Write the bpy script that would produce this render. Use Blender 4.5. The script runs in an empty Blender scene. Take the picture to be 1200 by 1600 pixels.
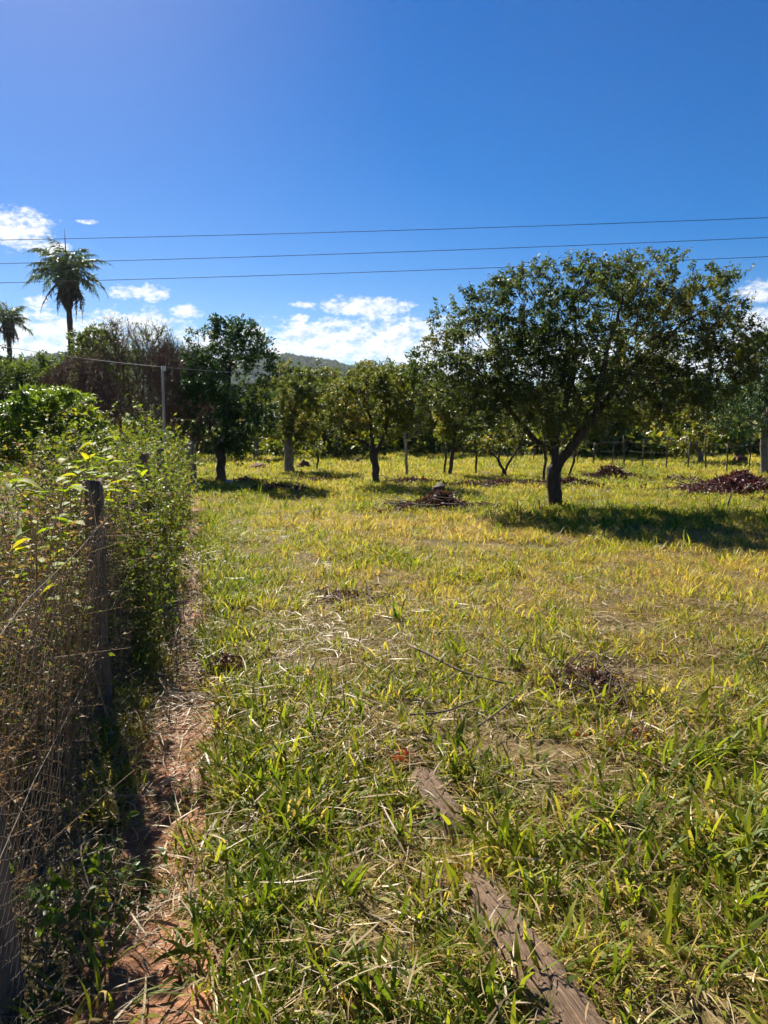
import bpy, math, random
import numpy as np
from mathutils import Vector

SC = bpy.context.scene
COL = SC.collection

# ------------------------------------------------------------------ camera, sky, sun, exposure
CAM_H = 1.6
PITCH = math.atan(135 / 1202.0)          # looking slightly down
cam_d = bpy.data.cameras.new('camera')
cam = bpy.data.objects.new('camera', cam_d)
COL.objects.link(cam)
cam.location = (0, 0, CAM_H)
cam.rotation_euler = (math.pi / 2 - PITCH, 0, 0)
cam_d.sensor_fit = 'VERTICAL'
cam_d.sensor_height = 36.0
cam_d.lens = 36.0 * 1202 / 1600.0
cam_d.clip_start = 0.05
cam_d.clip_end = 8000
SC.camera = cam

SUN_EL = math.radians(39)
SUN_AZ = math.radians(-25)               # left of the view direction
SKY_STRENGTH = 0.1
world = bpy.data.worlds.new('World')
SC.world = world
world.use_nodes = True
world.cycles.sampling_method = 'MANUAL'
world.cycles.sample_map_resolution = 256
SC.view_settings.view_transform = 'Standard'
SC.view_settings.look = 'None'
SC.view_settings.gamma = 1.0
SC.view_settings.use_curve_mapping = False
SC.view_settings.exposure = 1.3

sun_d = bpy.data.lights.new('sun', 'SUN')
sun_d.energy = 5.0
sun_d.angle = math.radians(0.53)
sun_d.color = (1.0, 0.93, 0.80)
sun = bpy.data.objects.new('sun', sun_d)
COL.objects.link(sun)
_sd = Vector((math.sin(SUN_AZ) * math.cos(SUN_EL), math.cos(SUN_AZ) * math.cos(SUN_EL), math.sin(SUN_EL)))
sun.rotation_euler = (-_sd).to_track_quat('-Z', 'Y').to_euler()
sun.location = (-8, 20, 20)

SC.cycles.use_denoising = True
SC.cycles.use_adaptive_sampling = True
SC.cycles.adaptive_threshold = 0.04
SC.cycles.adaptive_min_samples = 32
SC.cycles.max_bounces = 5
SC.cycles.diffuse_bounces = 2
SC.cycles.glossy_bounces = 2
SC.cycles.transmission_bounces = 3
SC.cycles.transparent_max_bounces = 4
SC.cycles.volume_bounces = 0
SC.cycles.caustics_reflective = False
SC.cycles.caustics_refractive = False


class NT:
    """small helper to wire nodes"""
    def __init__(s, tree):
        s.t = tree; s.n = tree.nodes; s.l = tree.links
    def add(s, kind, **kw):
        nd = s.n.new(kind)
        for k, v in kw.items(): setattr(nd, k, v)
        return nd
    def put(s, sock, v):
        if hasattr(v, 'is_output'): s.l.new(v, sock)
        elif v is not None: sock.default_value = v
    def m(s, op, a, b=None, c=None, clamp=False):
        nd = s.add('ShaderNodeMath', operation=op, use_clamp=clamp)
        s.put(nd.inputs[0], a)
        if b is not None: s.put(nd.inputs[1], b)
        if c is not None: s.put(nd.inputs[2], c)
        return nd.outputs[0]
    def ss(s, x, lo, hi):
        nd = s.add('ShaderNodeMapRange', interpolation_type='SMOOTHSTEP')
        s.put(nd.inputs['Value'], x); s.put(nd.inputs['From Min'], lo); s.put(nd.inputs['From Max'], hi)
        return nd.outputs[0]
    def noise(s, vec, scale, detail=4, rough=0.55, dist=0.0):
        nd = s.add('ShaderNodeTexNoise')
        if vec is not None: s.l.new(vec, nd.inputs['Vector'])
        nd.inputs['Scale'].default_value = scale; nd.inputs['Detail'].default_value = detail
        nd.inputs['Roughness'].default_value = rough; nd.inputs['Distortion'].default_value = dist
        return nd.outputs[0]
    def mix(s, f, a, b):
        nd = s.add('ShaderNodeMix', data_type='RGBA')
        s.put(nd.inputs[0], f)
        for sock, v in ((nd.inputs[6], a), (nd.inputs[7], b)):
            if hasattr(v, 'is_output'): s.l.new(v, sock)
            else: sock.default_value = (*v[:3], 1)
        return nd.outputs[2]
    def ramp(s, f, stops):
        nd = s.add('ShaderNodeValToRGB')
        cr = nd.color_ramp
        while len(cr.elements) < len(stops): cr.elements.new(0.5)
        for e, (p, c) in zip(cr.elements, stops):
            e.position = p; e.color = (*c, 1)
        s.put(nd.inputs[0], f)
        return nd.outputs[0]


def px_dir(px, py):
    """direction in the place of a point seen in the photograph (used to survey where things stand)"""
    u = (px - 600) / 1202.0; v = (800 - py) / 1202.0
    c, s = math.cos(PITCH), math.sin(PITCH)
    return np.array([u, c + v * s, -s + v * c])


def P(px, py, Y):
    d = px_dir(px, py)
    return np.array([0, 0, CAM_H]) + d * (Y / d[1])


def G(px, py, z=0.0):
    """point on the ground (or z above it) seen at px, py"""
    d = px_dir(px, py)
    h = 0.0
    for _ in range(6):
        q = np.array([0, 0, CAM_H]) + d * ((h + z - CAM_H) / d[2])
        if q[1] > 30: break
        h = .5 * h + .5 * gz(q[0], q[1])
    return q


def azel(px, py):
    d = px_dir(px, py); d = d / np.linalg.norm(d)
    return math.atan2(d[0], d[1]), math.asin(d[2])


def build_sky():
    T = NT(world.node_tree)
    T.n.clear()
    sky = T.add('ShaderNodeTexSky', sky_type='NISHITA', sun_disc=False)
    sky.sun_elevation = SUN_EL
    sky.sun_rotation = SUN_AZ
    sky.altitude = 900
    sky.air_density = 1.0
    sky.dust_density = 0.45
    sky.ozone_density = 3.0
    hs = T.add('ShaderNodeHueSaturation')
    hs.inputs['Hue'].default_value = 0.512
    hs.inputs['Saturation'].default_value = 1.6
    hs.inputs['Value'].default_value = 0.41
    T.l.new(sky.outputs[0], hs.inputs['Color'])
    co = T.add('ShaderNodeTexCoord')
    nv = T.add('ShaderNodeVectorMath', operation='NORMALIZE')
    T.l.new(co.outputs['Generated'], nv.inputs[0])
    sp = T.add('ShaderNodeSeparateXYZ')
    T.l.new(nv.outputs[0], sp.inputs[0])
    x, y, z = sp.outputs
    az = T.m('ARCTAN2', x, y)
    el = T.m('ARCSINE', z)
    # cumulus: (px, py, rx, ry, weight) as surveyed
    cl = [(18, 357, 62, 30, 1), (80, 388, 34, 13, .8), (58, 473, 22, 13, .8), (205, 458, 34, 11, 1.1), (237, 458, 24, 12, 1.1),
          (290, 487, 30, 11, 1), (572, 479, 72, 14, 1.35), (472, 476, 30, 7, .6),
          (468, 497, 22, 9, .75), (515, 535, 115, 36, 1.35), (610, 535, 100, 40, 1.35), (700, 545, 110, 45, 1.3), (470, 555, 90, 26, 1.3),
          (90, 525, 105, 32, 1.35), (205, 518, 85, 30, 1.35), (20, 552, 80, 34, 1.35), (390, 520, 40, 13, .9), (330, 540, 70, 22, 1),
          (1190, 455, 36, 16, 1), (1190, 520, 55, 40, 1.1), (1080, 560, 120, 34, 1.05), (880, 560, 120, 40, 1.05),
          (135, 346, 22, 6, .5)]
    ells = []
    k = 1 / 1202.0
    for (px, py, rx, ry, w) in cl:
        a, e = azel(px, py)
        ells.append((a, e, rx * k, ry * k, w))
    rg = random.Random(5)
    for i in range(16):                                      # the same kind of clouds all round the horizon
        s = 1 if i % 2 else -1
        a = s * rg.uniform(0.62, 3.1)
        ells.append((a, rg.uniform(0.06, 0.16), rg.uniform(.05, .13), rg.uniform(.015, .035), 1.05))
    vec = T.add('ShaderNodeCombineXYZ')
    T.l.new(az, vec.inputs[0]); T.l.new(T.m('MULTIPLY', el, 1.7), vec.inputs[1])
    best = None
    for (a, e, ra, re, w) in ells:
        q = math.sqrt(w)
        ma = T.add('ShaderNodeVectorMath', operation='MULTIPLY_ADD')
        T.l.new(vec.outputs[0], ma.inputs[0])
        ma.inputs[1].default_value = (1 / (ra * q), 1 / (re * 1.7 * q), 0); ma.inputs[2].default_value = (-a / (ra * q), -e / (re * q), 0)
        dt = T.add('ShaderNodeVectorMath', operation='DOT_PRODUCT')
        T.l.new(ma.outputs[0], dt.inputs[0]); T.l.new(ma.outputs[0], dt.inputs[1])
        best = dt.outputs['Value'] if best is None else T.m('MINIMUM', best, dt.outputs['Value'])
    best = T.m('SUBTRACT', 1.0, best)
    n1 = T.noise(vec.outputs[0], 40, 5, .62)
    n2 = T.noise(vec.outputs[0], 150, 3, .6)
    d = T.m('ADD', T.m('MAXIMUM', best, -1.5), T.m('MULTIPLY', T.m('SUBTRACT', n1, 0.5), 3.4))
    d = T.m('ADD', d, T.m('MULTIPLY', T.m('SUBTRACT', n2, 0.5), 1.7))
    mask = T.ss(d, -0.12, 1.05)
    # thick middles turn slightly grey below: density looked up a little higher
    off = T.add('ShaderNodeVectorMath', operation='ADD')
    T.l.new(vec.outputs[0], off.inputs[0]); off.inputs[1].default_value = (-0.006, 0.014, 0)
    n3 = T.noise(off.outputs[0], 40, 3, .62)
    shade = T.ss(T.m('ADD', T.m('MULTIPLY', T.m('SUBTRACT', n1, n3), 2.6), T.m('MULTIPLY', n2, .5)), -0.35, 0.55)
    ccol = T.mix(shade, (2.9, 3.3, 3.9), (4.25, 4.3, 4.35))
    out = T.mix(T.m('MULTIPLY', mask, 0.95), hs.outputs[0], ccol)
    bg = T.add('ShaderNodeBackground')
    bg.inputs['Strength'].default_value = SKY_STRENGTH
    T.l.new(out, bg.inputs['Color'])
    wo = T.add('ShaderNodeOutputWorld')
    T.l.new(bg.outputs[0], wo.inputs['Surface'])


build_sky()


# ------------------------------------------------------------------ numeric helpers
def _hash(ix, iy, iz, seed):
    h = (ix.astype(np.int64) * 374761393 + iy.astype(np.int64) * 668265263 + iz.astype(np.int64) * 2147483647 + seed * 974634777) & 0xFFFFFFFF
    h = ((h ^ (h >> 13)) * 1274126177) & 0xFFFFFFFF
    h = h ^ (h >> 16)
    return (h & 0xFFFFFF) / float(0xFFFFFF)


def vnoise(p, seed=0):
    """smooth value noise, p (N,3) or (N,2) -> 0..1"""
    p = np.asarray(p, float)
    if p.shape[1] == 2: p = np.hstack([p, np.zeros((len(p), 1))])
    i = np.floor(p).astype(np.int64); f = p - i
    f = f * f * (3 - 2 * f)
    r = np.zeros(len(p))
    for a in (0, 1):
        for b in (0, 1):
            for c in (0, 1):
                w = (f[:, 0] if a else 1 - f[:, 0]) * (f[:, 1] if b else 1 - f[:, 1]) * (f[:, 2] if c else 1 - f[:, 2])
                r += w * _hash(i[:, 0] + a, i[:, 1] + b, i[:, 2] + c, seed)
    return r


def fbm(p, seed=0, oct=3):
    r = 0; a = .5; t = 0
    p = np.asarray(p, float)
    for o in range(oct):
        r = r + a * vnoise(p * (2 ** o), seed + o * 7); t += a; a *= .5
    return r / t


def sstep(x, a, b):
    t = np.clip((x - a) / (b - a), 0, 1)
    return t * t * (3 - 2 * t)


def norm(v):
    return v / np.maximum(np.linalg.norm(v, axis=-1, keepdims=True), 1e-9)


FENCE_A = -0.56; FENCE_B = -0.238           # fence line x = A + B*y


def fence_x(y):
    return FENCE_A + FENCE_B * y


def ground_z(x, y):
    x = np.asarray(x, float); y = np.asarray(y, float)
    x, y = np.broadcast_arrays(x, y)
    sh = x.shape
    p = np.stack([x.ravel(), y.ravel()], 1)
    near = (fbm(p / 2.6, 11, 2) - .5) * .16 + (fbm(p / .55, 17, 2) - .5) * .07
    near *= sstep(-p[:, 1], -60, -25)
    r = np.hypot(p[:, 0], p[:, 1])
    rise = np.where(r > 44, (r - 44) * .03, 0)
    rise = np.minimum(rise, 12 + (r - 330) * .01 * (r > 330))
    far = sstep(r, 60, 160) * (fbm(p / 60, 23, 3) - .5) * 6
    # path slightly worn in
    dpath = p[:, 0] - (fence_x(p[:, 1]) + .36)
    worn = -.05 * np.exp(-(dpath / .22) ** 2) * (p[:, 1] < 20)
    # wooded hill ahead, to the left
    hill = 0
    for (az, dist, h, wx, wy) in ((-8, 950, 62, 200, 150), (-19, 1000, 66, 260, 170), (-38, 900, 64, 300, 180), (0, 1050, 50, 170, 160), (14, 1250, 44, 380, 130), (40, 1150, 50, 320, 170)):
        cx = math.sin(math.radians(az)) * dist; cy = math.cos(math.radians(az)) * dist
        hill = np.maximum(hill, h * np.exp(-((p[:, 0] - cx) / wx) ** 2 - ((p[:, 1] - cy) / wy) ** 2))
    return (near + rise + far + worn + hill).reshape(sh)


def gz(x, y):
    return float(ground_z(np.array([x]), np.array([y]))[0])


def mesh_np(name, V, F, mat=None, attrs=None, smooth=True):
    """V (N,3); F list of int arrays, each (M,k)"""
    me = bpy.data.meshes.new(name)
    V = np.asarray(V, np.float32)
    me.vertices.add(len(V)); me.vertices.foreach_set('co', V.ravel())
    F = [np.asarray(f, np.int32) for f in F if len(f)]
    loops = np.concatenate([f.ravel() for f in F]) if F else np.zeros(0, np.int32)
    tot = np.concatenate([np.full(len(f), f.shape[1], np.int32) for f in F]) if F else np.zeros(0, np.int32)
    st = np.concatenate([[0], np.cumsum(tot)[:-1]]).astype(np.int32) if len(tot) else tot
    me.loops.add(len(loops)); me.loops.foreach_set('vertex_index', loops)
    me.polygons.add(len(tot)); me.polygons.foreach_set('loop_start', st)
    try: me.polygons.foreach_set('loop_total', tot)
    except Exception: pass
    if smooth: me.polygons.foreach_set('use_smooth', np.ones(len(tot), bool))
    for k, a in (attrs or {}).items():
        at = me.attributes.new(k, 'FLOAT', 'POINT')
        at.data.foreach_set('value', np.asarray(a, np.float32))
    me.update(calc_edges=True)
    if mat: me.materials.append(mat)
    return me


def link(name, me, parent=None, loc=None, **props):
    o = bpy.data.objects.new(name, me)
    COL.objects.link(o)
    if parent is not None: o.parent = parent
    if loc is not None: o.location = loc
    for k, v in props.items(): o[k] = v
    return o


def thing(name, label, category, loc, group=None, rotz=0):
    o = bpy.data.objects.new(name, None)
    COL.objects.link(o)
    o.empty_display_size = .2
    o.location = loc; o.rotation_euler = (0, 0, rotz)
    o['label'] = label; o['category'] = category
    if group: o['group'] = group
    return o


def copy_thing(src, loc, rotz, scale=1.0, label=None, group=None):
    c = src.copy(); COL.objects.link(c)
    c.location = loc; c.rotation_euler = (0, 0, rotz); c.scale = (scale, scale, scale) if not hasattr(scale, '__len__') else scale
    if label: c['label'] = label
    if group: c['group'] = group
    for ch in list(src.children):
        d = ch.copy(); COL.objects.link(d); d.parent = c
        for g in list(ch.children):
            e = g.copy(); COL.objects.link(e); e.parent = d
    return c


class MB:
    """collects pieces of one mesh"""
    def __init__(s): s.v = []; s.f = {}; s.a = []; s.n = 0
    def add(s, V, F, rnd=0.5):
        V = np.asarray(V, float)
        for f in F:
            f = np.asarray(f, int)
            if len(f): s.f.setdefault(f.shape[1], []).append(f + s.n)
        s.v.append(V)
        s.a.append(np.broadcast_to(np.asarray(rnd, float), (len(V),)).copy())
        s.n += len(V)
    def tube(s, pts, rad, sides=6, rnd=0.5, cap=True, jitter=0, rng=None):
        pts = np.asarray(pts, float); n = len(pts)
        rad = np.broadcast_to(np.asarray(rad, float), (n,))
        t = np.gradient(pts, axis=0); t = norm(t)
        ref = np.array([.37, .21, .9]) if abs(t[0, 2]) < .85 else np.array([.9, .3, .1])
        a = norm(np.cross(t, ref)); b = np.cross(t, a)
        th = np.arange(sides) * 2 * np.pi / sides
        rr = rad[:, None] * np.ones(sides)[None]
        if jitter: rr = rr * (1 + rng.normal(0, jitter, (n, sides)))
        V = pts[:, None] + rr[..., None] * (np.cos(th)[None, :, None] * a[:, None] + np.sin(th)[None, :, None] * b[:, None])
        i = np.arange(n - 1)[:, None] * sides; j = np.arange(sides)[None]; k = (j + 1) % sides
        F = np.stack([i + j, i + k, i + sides + k, i + sides + j], -1).reshape(-1, 4)
        V = V.reshape(-1, 3); fs = [F]
        if cap:
            V = np.vstack([V, pts[:1], pts[-1:]])
            m = n * sides; jj = np.arange(sides); kk = (jj + 1) % sides
            fs.append(np.concatenate([np.stack([kk, jj, np.full(sides, m)], 1),
                                      np.stack([jj + (n - 1) * sides, kk + (n - 1) * sides, np.full(sides, m + 1)], 1)]))
        s.add(V, fs, rnd)
    def mesh(s, name, mat, origin=(0, 0, 0), smooth=True):
        V = np.vstack(s.v) - np.asarray(origin)
        return mesh_np(name, V, [np.vstack(f) for f in s.f.values()], mat, {'rnd': np.concatenate(s.a)}, smooth)


def leaf_arrays(Pn, D, size, wr, rng, fold=.25, droop=.25, up=.5, detail=2):
    """leaf blades: base points, directions, lengths -> verts, faces, per-leaf vertex count"""
    n = len(Pn)
    D = norm(D)
    N = rng.normal(0, 1, (n, 3)) + np.array([0, 0, up * 2.5])
    S = norm(np.cross(D, N)); N = np.cross(S, D)
    L = np.asarray(size)[:, None]
    W = L * wr * .5
    base = Pn
    mid = Pn + D * L * .5 - N * L * droop * .15
    tip = Pn + D * L - N * L * droop
    if detail == 2:
        lf = Pn + D * L * .42 - S * W + N * W * fold
        rt = Pn + D * L * .42 + S * W + N * W * fold
        V = np.stack([base, lf, mid, rt, tip], 1).reshape(-1, 3)
        o = np.arange(n)[:, None] * 5
        F = np.concatenate([o + [0, 2, 1], o + [1, 2, 4], o + [0, 3, 2], o + [2, 3, 4]], 0)
        return V, F, 5
    if detail == 3:                     # broad ovate leaf
        f1 = norm(D) * L
        l1 = Pn + f1 * .22 - S * W * .82 + N * W * fold; r1 = Pn + f1 * .22 + S * W * .82 + N * W * fold
        l2 = Pn + f1 * .52 - S * W * .95 + N * W * fold - N * L * droop * .2; r2 = Pn + f1 * .52 + S * W * .95 + N * W * fold - N * L * droop * .2
        l3 = Pn + f1 * .8 - S * W * .45 + N * W * fold * .5 - N * L * droop * .6; r3 = Pn + f1 * .8 + S * W * .45 + N * W * fold * .5 - N * L * droop * .6
        m1 = Pn + f1 * .3; m2 = Pn + f1 * .75 - N * L * droop * .55
        V = np.stack([base, l1, l2, l3, tip, r3, r2, r1, m1, m2], 1).reshape(-1, 3)
        o = np.arange(n)[:, None] * 10
        T = [[0, 8, 1], [1, 8, 2], [8, 9, 2], [2, 9, 3], [3, 9, 4], [0, 7, 8], [7, 6, 8], [8, 6, 9], [6, 5, 9], [5, 4, 9]]
        return V, np.concatenate([o + t for t in T], 0), 10
    lf = Pn + D * L * .45 - S * W + N * W * fold
    rt = Pn + D * L * .45 + S * W + N * W * fold
    V = np.stack([base, lf, rt, tip], 1).reshape(-1, 3)
    o = np.arange(n)[:, None] * 4
    F = np.concatenate([o + [0, 3, 1], o + [0, 2, 3]], 0)
    return V, F, 4


def leaf_mesh(name, Pn, D, size, wr, rng, mat, rnd=None, origin=(0, 0, 0), **kw):
    V, F, k = leaf_arrays(Pn, D, size, wr, rng, **kw)
    if rnd is None:                     # leaves vary singly and by spray
        rnd = np.clip(rng.random(len(Pn)) * .75 + (fbm(np.asarray(Pn) * 1.1, 9, 2) - .38) * .9, 0, 1)
    return mesh_np(name, V - np.asarray(origin), [F], mat, {'rnd': np.repeat(rnd, k)})


# ------------------------------------------------------------------ materials
def new_mat(name):
    m = bpy.data.materials.new(name); m.use_nodes = True
    T = NT(m.node_tree); T.n.clear()
    out = T.add('ShaderNodeOutputMaterial')
    return m, T, out


def leaf_mat(name, stops, trans=.35, rough=.4, spec=.5, tcol=(1.3, 1.25, .5), attr='rnd', inst_dry=False, clump=0.0):
    m, T, out = new_mat(name)
    a = T.add('ShaderNodeAttribute', attribute_name=attr)
    f = a.outputs['Fac']
    if inst_dry:
        b = T.add('ShaderNodeAttribute', attribute_name='dry', attribute_type='INSTANCER')
        f = T.m('ADD', f, T.m('MULTIPLY', T.m('SUBTRACT', b.outputs['Fac'], .4), .75), clamp=True)
    c = T.ramp(f, stops)
    pr = T.add('ShaderNodeBsdfPrincipled')
    T.l.new(c, pr.inputs['Base Color'])
    pr.inputs['Roughness'].default_value = rough
    pr.inputs['Specular IOR Level'].default_value = spec
    tr = T.add('ShaderNodeBsdfTranslucent')
    mul = T.add('ShaderNodeMix', data_type='RGBA', blend_type='MULTIPLY')
    mul.inputs[0].default_value = 1
    T.l.new(c, mul.inputs[6]); mul.inputs[7].default_value = (*tcol, 1)
    T.l.new(mul.outputs[2], tr.inputs['Color'])
    mx = T.add('ShaderNodeMixShader'); mx.inputs[0].default_value = trans
    T.l.new(pr.outputs[0], mx.inputs[1]); T.l.new(tr.outputs[0], mx.inputs[2])
    T.l.new(mx.outputs[0], out.inputs['Surface'])
    return m


def rough_mat(name, c0, c1, scale=8, stretch=(1, 1, 1), rough=.85, bump=.4, c2=None, detail=6, bscale=3.0, dist=.02):
    m, T, out = new_mat(name)
    tc = T.add('ShaderNodeTexCoord')
    mp = T.add('ShaderNodeMapping'); mp.inputs['Scale'].default_value = stretch
    T.l.new(tc.outputs['Object'], mp.inputs[0])
    n = T.noise(mp.outputs[0], scale, detail, .6)
    st = [(.3, c0), (.68, c1)] if c2 is None else [(.28, c0), (.52, c1), (.72, c2)]
    c = T.ramp(n, st)
    pr = T.add('ShaderNodeBsdfPrincipled')
    T.l.new(c, pr.inputs['Base Color']); pr.inputs['Roughness'].default_value = rough
    pr.inputs['Specular IOR Level'].default_value = .25
    n2 = T.noise(mp.outputs[0], scale * bscale, 5, .65)
    bp = T.add('ShaderNodeBump'); bp.inputs['Strength'].default_value = bump; bp.inputs['Distance'].default_value = dist
    T.l.new(n2, bp.inputs['Height']); T.l.new(bp.outputs[0], pr.inputs['Normal'])
    T.l.new(pr.outputs[0], out.inputs['Surface'])
    return m


GREEN = [(0, (.035, .07, .012)), (.5, (.055, .10, .018)), (.85, (.09, .13, .02)), (1, (.16, .15, .03))]
M = {}
M['bark_dark'] = rough_mat('bark_dark', (.025, .019, .015), (.085, .066, .052), 14, (1, 1, .35), bump=.8, dist=.03)
M['bark_grey'] = rough_mat('bark_grey', (.09, .075, .06), (.24, .21, .18), 14, (1, 1, .35), bump=.6)
M['bark_pale'] = rough_mat('bark_pale', (.16, .13, .10), (.38, .33, .27), 12, (1, 1, .4), bump=.5)
M['twig_brown'] = rough_mat('twig_brown', (.075, .05, .04), (.17, .12, .095), 9, bump=.2)
M['stem_dry'] = rough_mat('stem_dry', (.19, .12, .065), (.42, .29, .165), 12, bump=.2)
M['stem_green'] = rough_mat('stem_green', (.07, .08, .02), (.15, .14, .05), 12, bump=.2)
M['post_wood'] = rough_mat('post_wood', (.075, .052, .037), (.29, .22, .16), 10, (3, 3, .25), bump=.9, dist=.02)
M['stake_wood'] = rough_mat('stake_wood', (.05, .04, .03), (.16, .13, .10), 10, (3, 3, .3), bump=.6)
M['pole_grey'] = rough_mat('pole_grey', (.28, .25, .21), (.46, .42, .36), 6, (2, 2, .3), bump=.4)
M['soil'] = rough_mat('soil', (.14, .058, .03), (.30, .14, .07), 5, bump=.9, c2=(.38, .2, .115), detail=9, bscale=6, dist=.025)
M['mound'] = rough_mat('mound', (.10, .045, .025), (.24, .11, .06), 5, bump=.9, dist=.05)
M['straw_stick'] = rough_mat('straw_stick', (.30, .19, .09), (.52, .38, .21), 14, bump=.3)
M['leaf_main'] = leaf_mat('leaf_main', [(0, (.03, .058, .016)), (.5, (.062, .095, .026)), (.8, (.11, .132, .034)), (1, (.22, .17, .05))], .44, .5, .38, tcol=(1.4, 1.35, .5))
M['leaf_dark'] = leaf_mat('leaf_dark', [(0, (.02, .05, .014)), (.6, (.035, .085, .02)), (1, (.08, .14, .03))], .34, .5, .38)
M['leaf_olive'] = leaf_mat('leaf_olive', [(0, (.055, .085, .016)), (.5, (.105, .14, .025)), (.8, (.17, .18, .035)), (1, (.28, .2, .05))], .48, .5, .35)
M['leaf_far'] = leaf_mat('leaf_far', [(0, (.05, .085, .02)), (.5, (.09, .135, .03)), (1, (.16, .19, .045))], .48, .55, .3)
M['leaf_yellow'] = leaf_mat('leaf_yellow', [(0, (.07, .11, .015)), (.5, (.13, .16, .025)), (1, (.28, .22, .04))], .45, .45, .4)
M['leaf_hedge'] = leaf_mat('leaf_hedge', [(0, (.06, .10, .015)), (.55, (.12, .17, .022)), (.85, (.19, .2, .03)), (1, (.34, .27, .07))], .55, .55, .3)
M['leaf_vine'] = leaf_mat('leaf_vine', [(0, (.16, .25, .015)), (.6, (.22, .31, .02)), (1, (.38, .34, .03))], .62, .6, .2)
M['leaf_bush'] = leaf_mat('leaf_bush', [(0, (.07, .125, .016)), (.6, (.125, .2, .025)), (1, (.25, .3, .04))], .5, .42, .4)
M['leaf_dry'] = leaf_mat('leaf_dry', [(0, (.13, .08, .035)), (.5, (.25, .17, .075)), (1, (.4, .31, .14))], .4, .6, .3, tcol=(1.2, 1, .7))
M['leaf_dead'] = leaf_mat('leaf_dead', [(0, (.045, .022, .016)), (.6, (.10, .05, .032)), (1, (.18, .10, .055))], .2, .55, .3, tcol=(1.2, .9, .7))
M['leaf_maroon'] = leaf_mat('leaf_maroon', [(0, (.045, .014, .014)), (.6, (.10, .032, .028)), (1, (.17, .07, .05))], .2, .5, .35, tcol=(1.3, .8, .7))
M['leaf_red'] = leaf_mat('leaf_red', [(0, (.20, .04, .02)), (.6, (.34, .08, .03)), (1, (.42, .16, .05))], .3, .5, .35, tcol=(1.3, .8, .5))
M['leaf_hill'] = leaf_mat('leaf_hill', [(0, (.03, .05, .02)), (.5, (.05, .075, .025)), (1, (.085, .10, .035))], .3, .6, .2, clump=.4)
M['palm'] = leaf_mat('palm', [(0, (.045, .085, .03)), (.6, (.085, .13, .05)), (1, (.14, .17, .07))], .35, .4, .5)
M['palm_dead'] = leaf_mat('palm_dead', [(0, (.05, .035, .025)), (1, (.14, .10, .065))], .15, .6, .3, tcol=(1, .9, .7))
GR = [(0, (.075, .125, .011)), (.22, (.17, .22, .018)), (.42, (.30, .315, .035)), (.6, (.43, .37, .09)), (.8, (.54, .40, .15)), (1, (.36, .235, .10))]
M['grass'] = leaf_mat('grass_blade', GR, .5, .5, .18, tcol=(1.4, 1.32, .6), inst_dry=True)
M['straw'] = leaf_mat('straw_litter', [(0, (.16, .095, .04)), (.55, (.31, .215, .09)), (1, (.50, .39, .21))], .25, .5, .4, tcol=(1.1, 1, .7))
# ------------------------------------------------------------------ ground, path
def ground_material():
    m, T, out = new_mat('field_soil')
    g = T.add('ShaderNodeNewGeometry')
    pos = g.outputs['Position']
    n1 = T.noise(pos, 1.1, 5, .6)
    n2 = T.noise(pos, 26, 5, .65)
    n3 = T.noise(pos, .16, 3, .5)
    c = T.ramp(n2, [(.28, (.06, .034, .017)), (.5, (.14, .09, .042)), (.75, (.25, .18, .085))])
    gc = T.mix(T.ss(n1, .35, .7), (.16, .12, .045), (.10, .11, .028))
    c = T.mix(.5, c, gc)
    # far meadow and scrub
    sp = T.add('ShaderNodeSeparateXYZ'); T.l.new(pos, sp.inputs[0])
    fy = T.ss(sp.outputs[1], 26, 60)
    fc = T.mix(T.ss(n3, .35, .65), (.12, .15, .03), (.22, .2, .06))
    c = T.mix(fy, c, fc)
    pr = T.add('ShaderNodeBsdfPrincipled'); pr.inputs['Roughness'].default_value = .95
    pr.inputs['Specular IOR Level'].default_value = .15
    T.l.new(c, pr.inputs['Base Color'])
    bp = T.add('ShaderNodeBump'); bp.inputs['Strength'].default_value = .8; bp.inputs['Distance'].default_value = .03
    T.l.new(n2, bp.inputs['Height']); T.l.new(bp.outputs[0], pr.inputs['Normal'])
    T.l.new(pr.outputs[0], out.inputs['Surface'])
    return m


def grid(xs, ys, zf):
    X, Y = np.meshgrid(xs, ys)
    V = np.stack([X, Y, zf(X, Y)], -1).reshape(-1, 3)
    nx, ny = len(xs), len(ys)
    i = np.arange(ny - 1)[:, None] * nx + np.arange(nx - 1)[None]
    F = np.stack([i, i + 1, i + nx + 1, i + nx], -1).reshape(-1, 4)
    return V, F


def spread(a, n, far, p):
    t = np.linspace(0, 1, n + 1)[1:]
    return a + (far - a) * t ** p


xs = np.concatenate([-spread(9, 70, 1500, 2.6)[::-1], np.arange(-9, 12, .11), spread(12, 70, 1500, 2.6)])
ys = np.concatenate([np.concatenate([np.arange(-30, -6, 3.), np.arange(-6, 1, .5)]), np.arange(1, 18, .11), spread(18, 130, 1500, 2.2)])
V, F = grid(xs, ys, ground_z)
link('ground', mesh_np('ground', V, [F], ground_material()), kind='structure', label='grassy field floor of brown soil and dry thatch')


def path_half(y):
    p = np.stack([np.zeros_like(y), y], 1)
    return .185 + .16 * (fbm(p / .7, 31, 2) - .5) + .04 * sstep(-y, -3.2, -1.8) - .05 * sstep(y, 3, 9)


def path_mid(y):
    p = np.stack([np.zeros_like(y) + 3, y], 1)
    return fence_x(y) + .36 + .10 * sstep(y, 2.6, 4.5) + .10 * (fbm(p / 1.4, 37, 2) - .5) - .02 * sstep(y, 2, 8)


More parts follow.
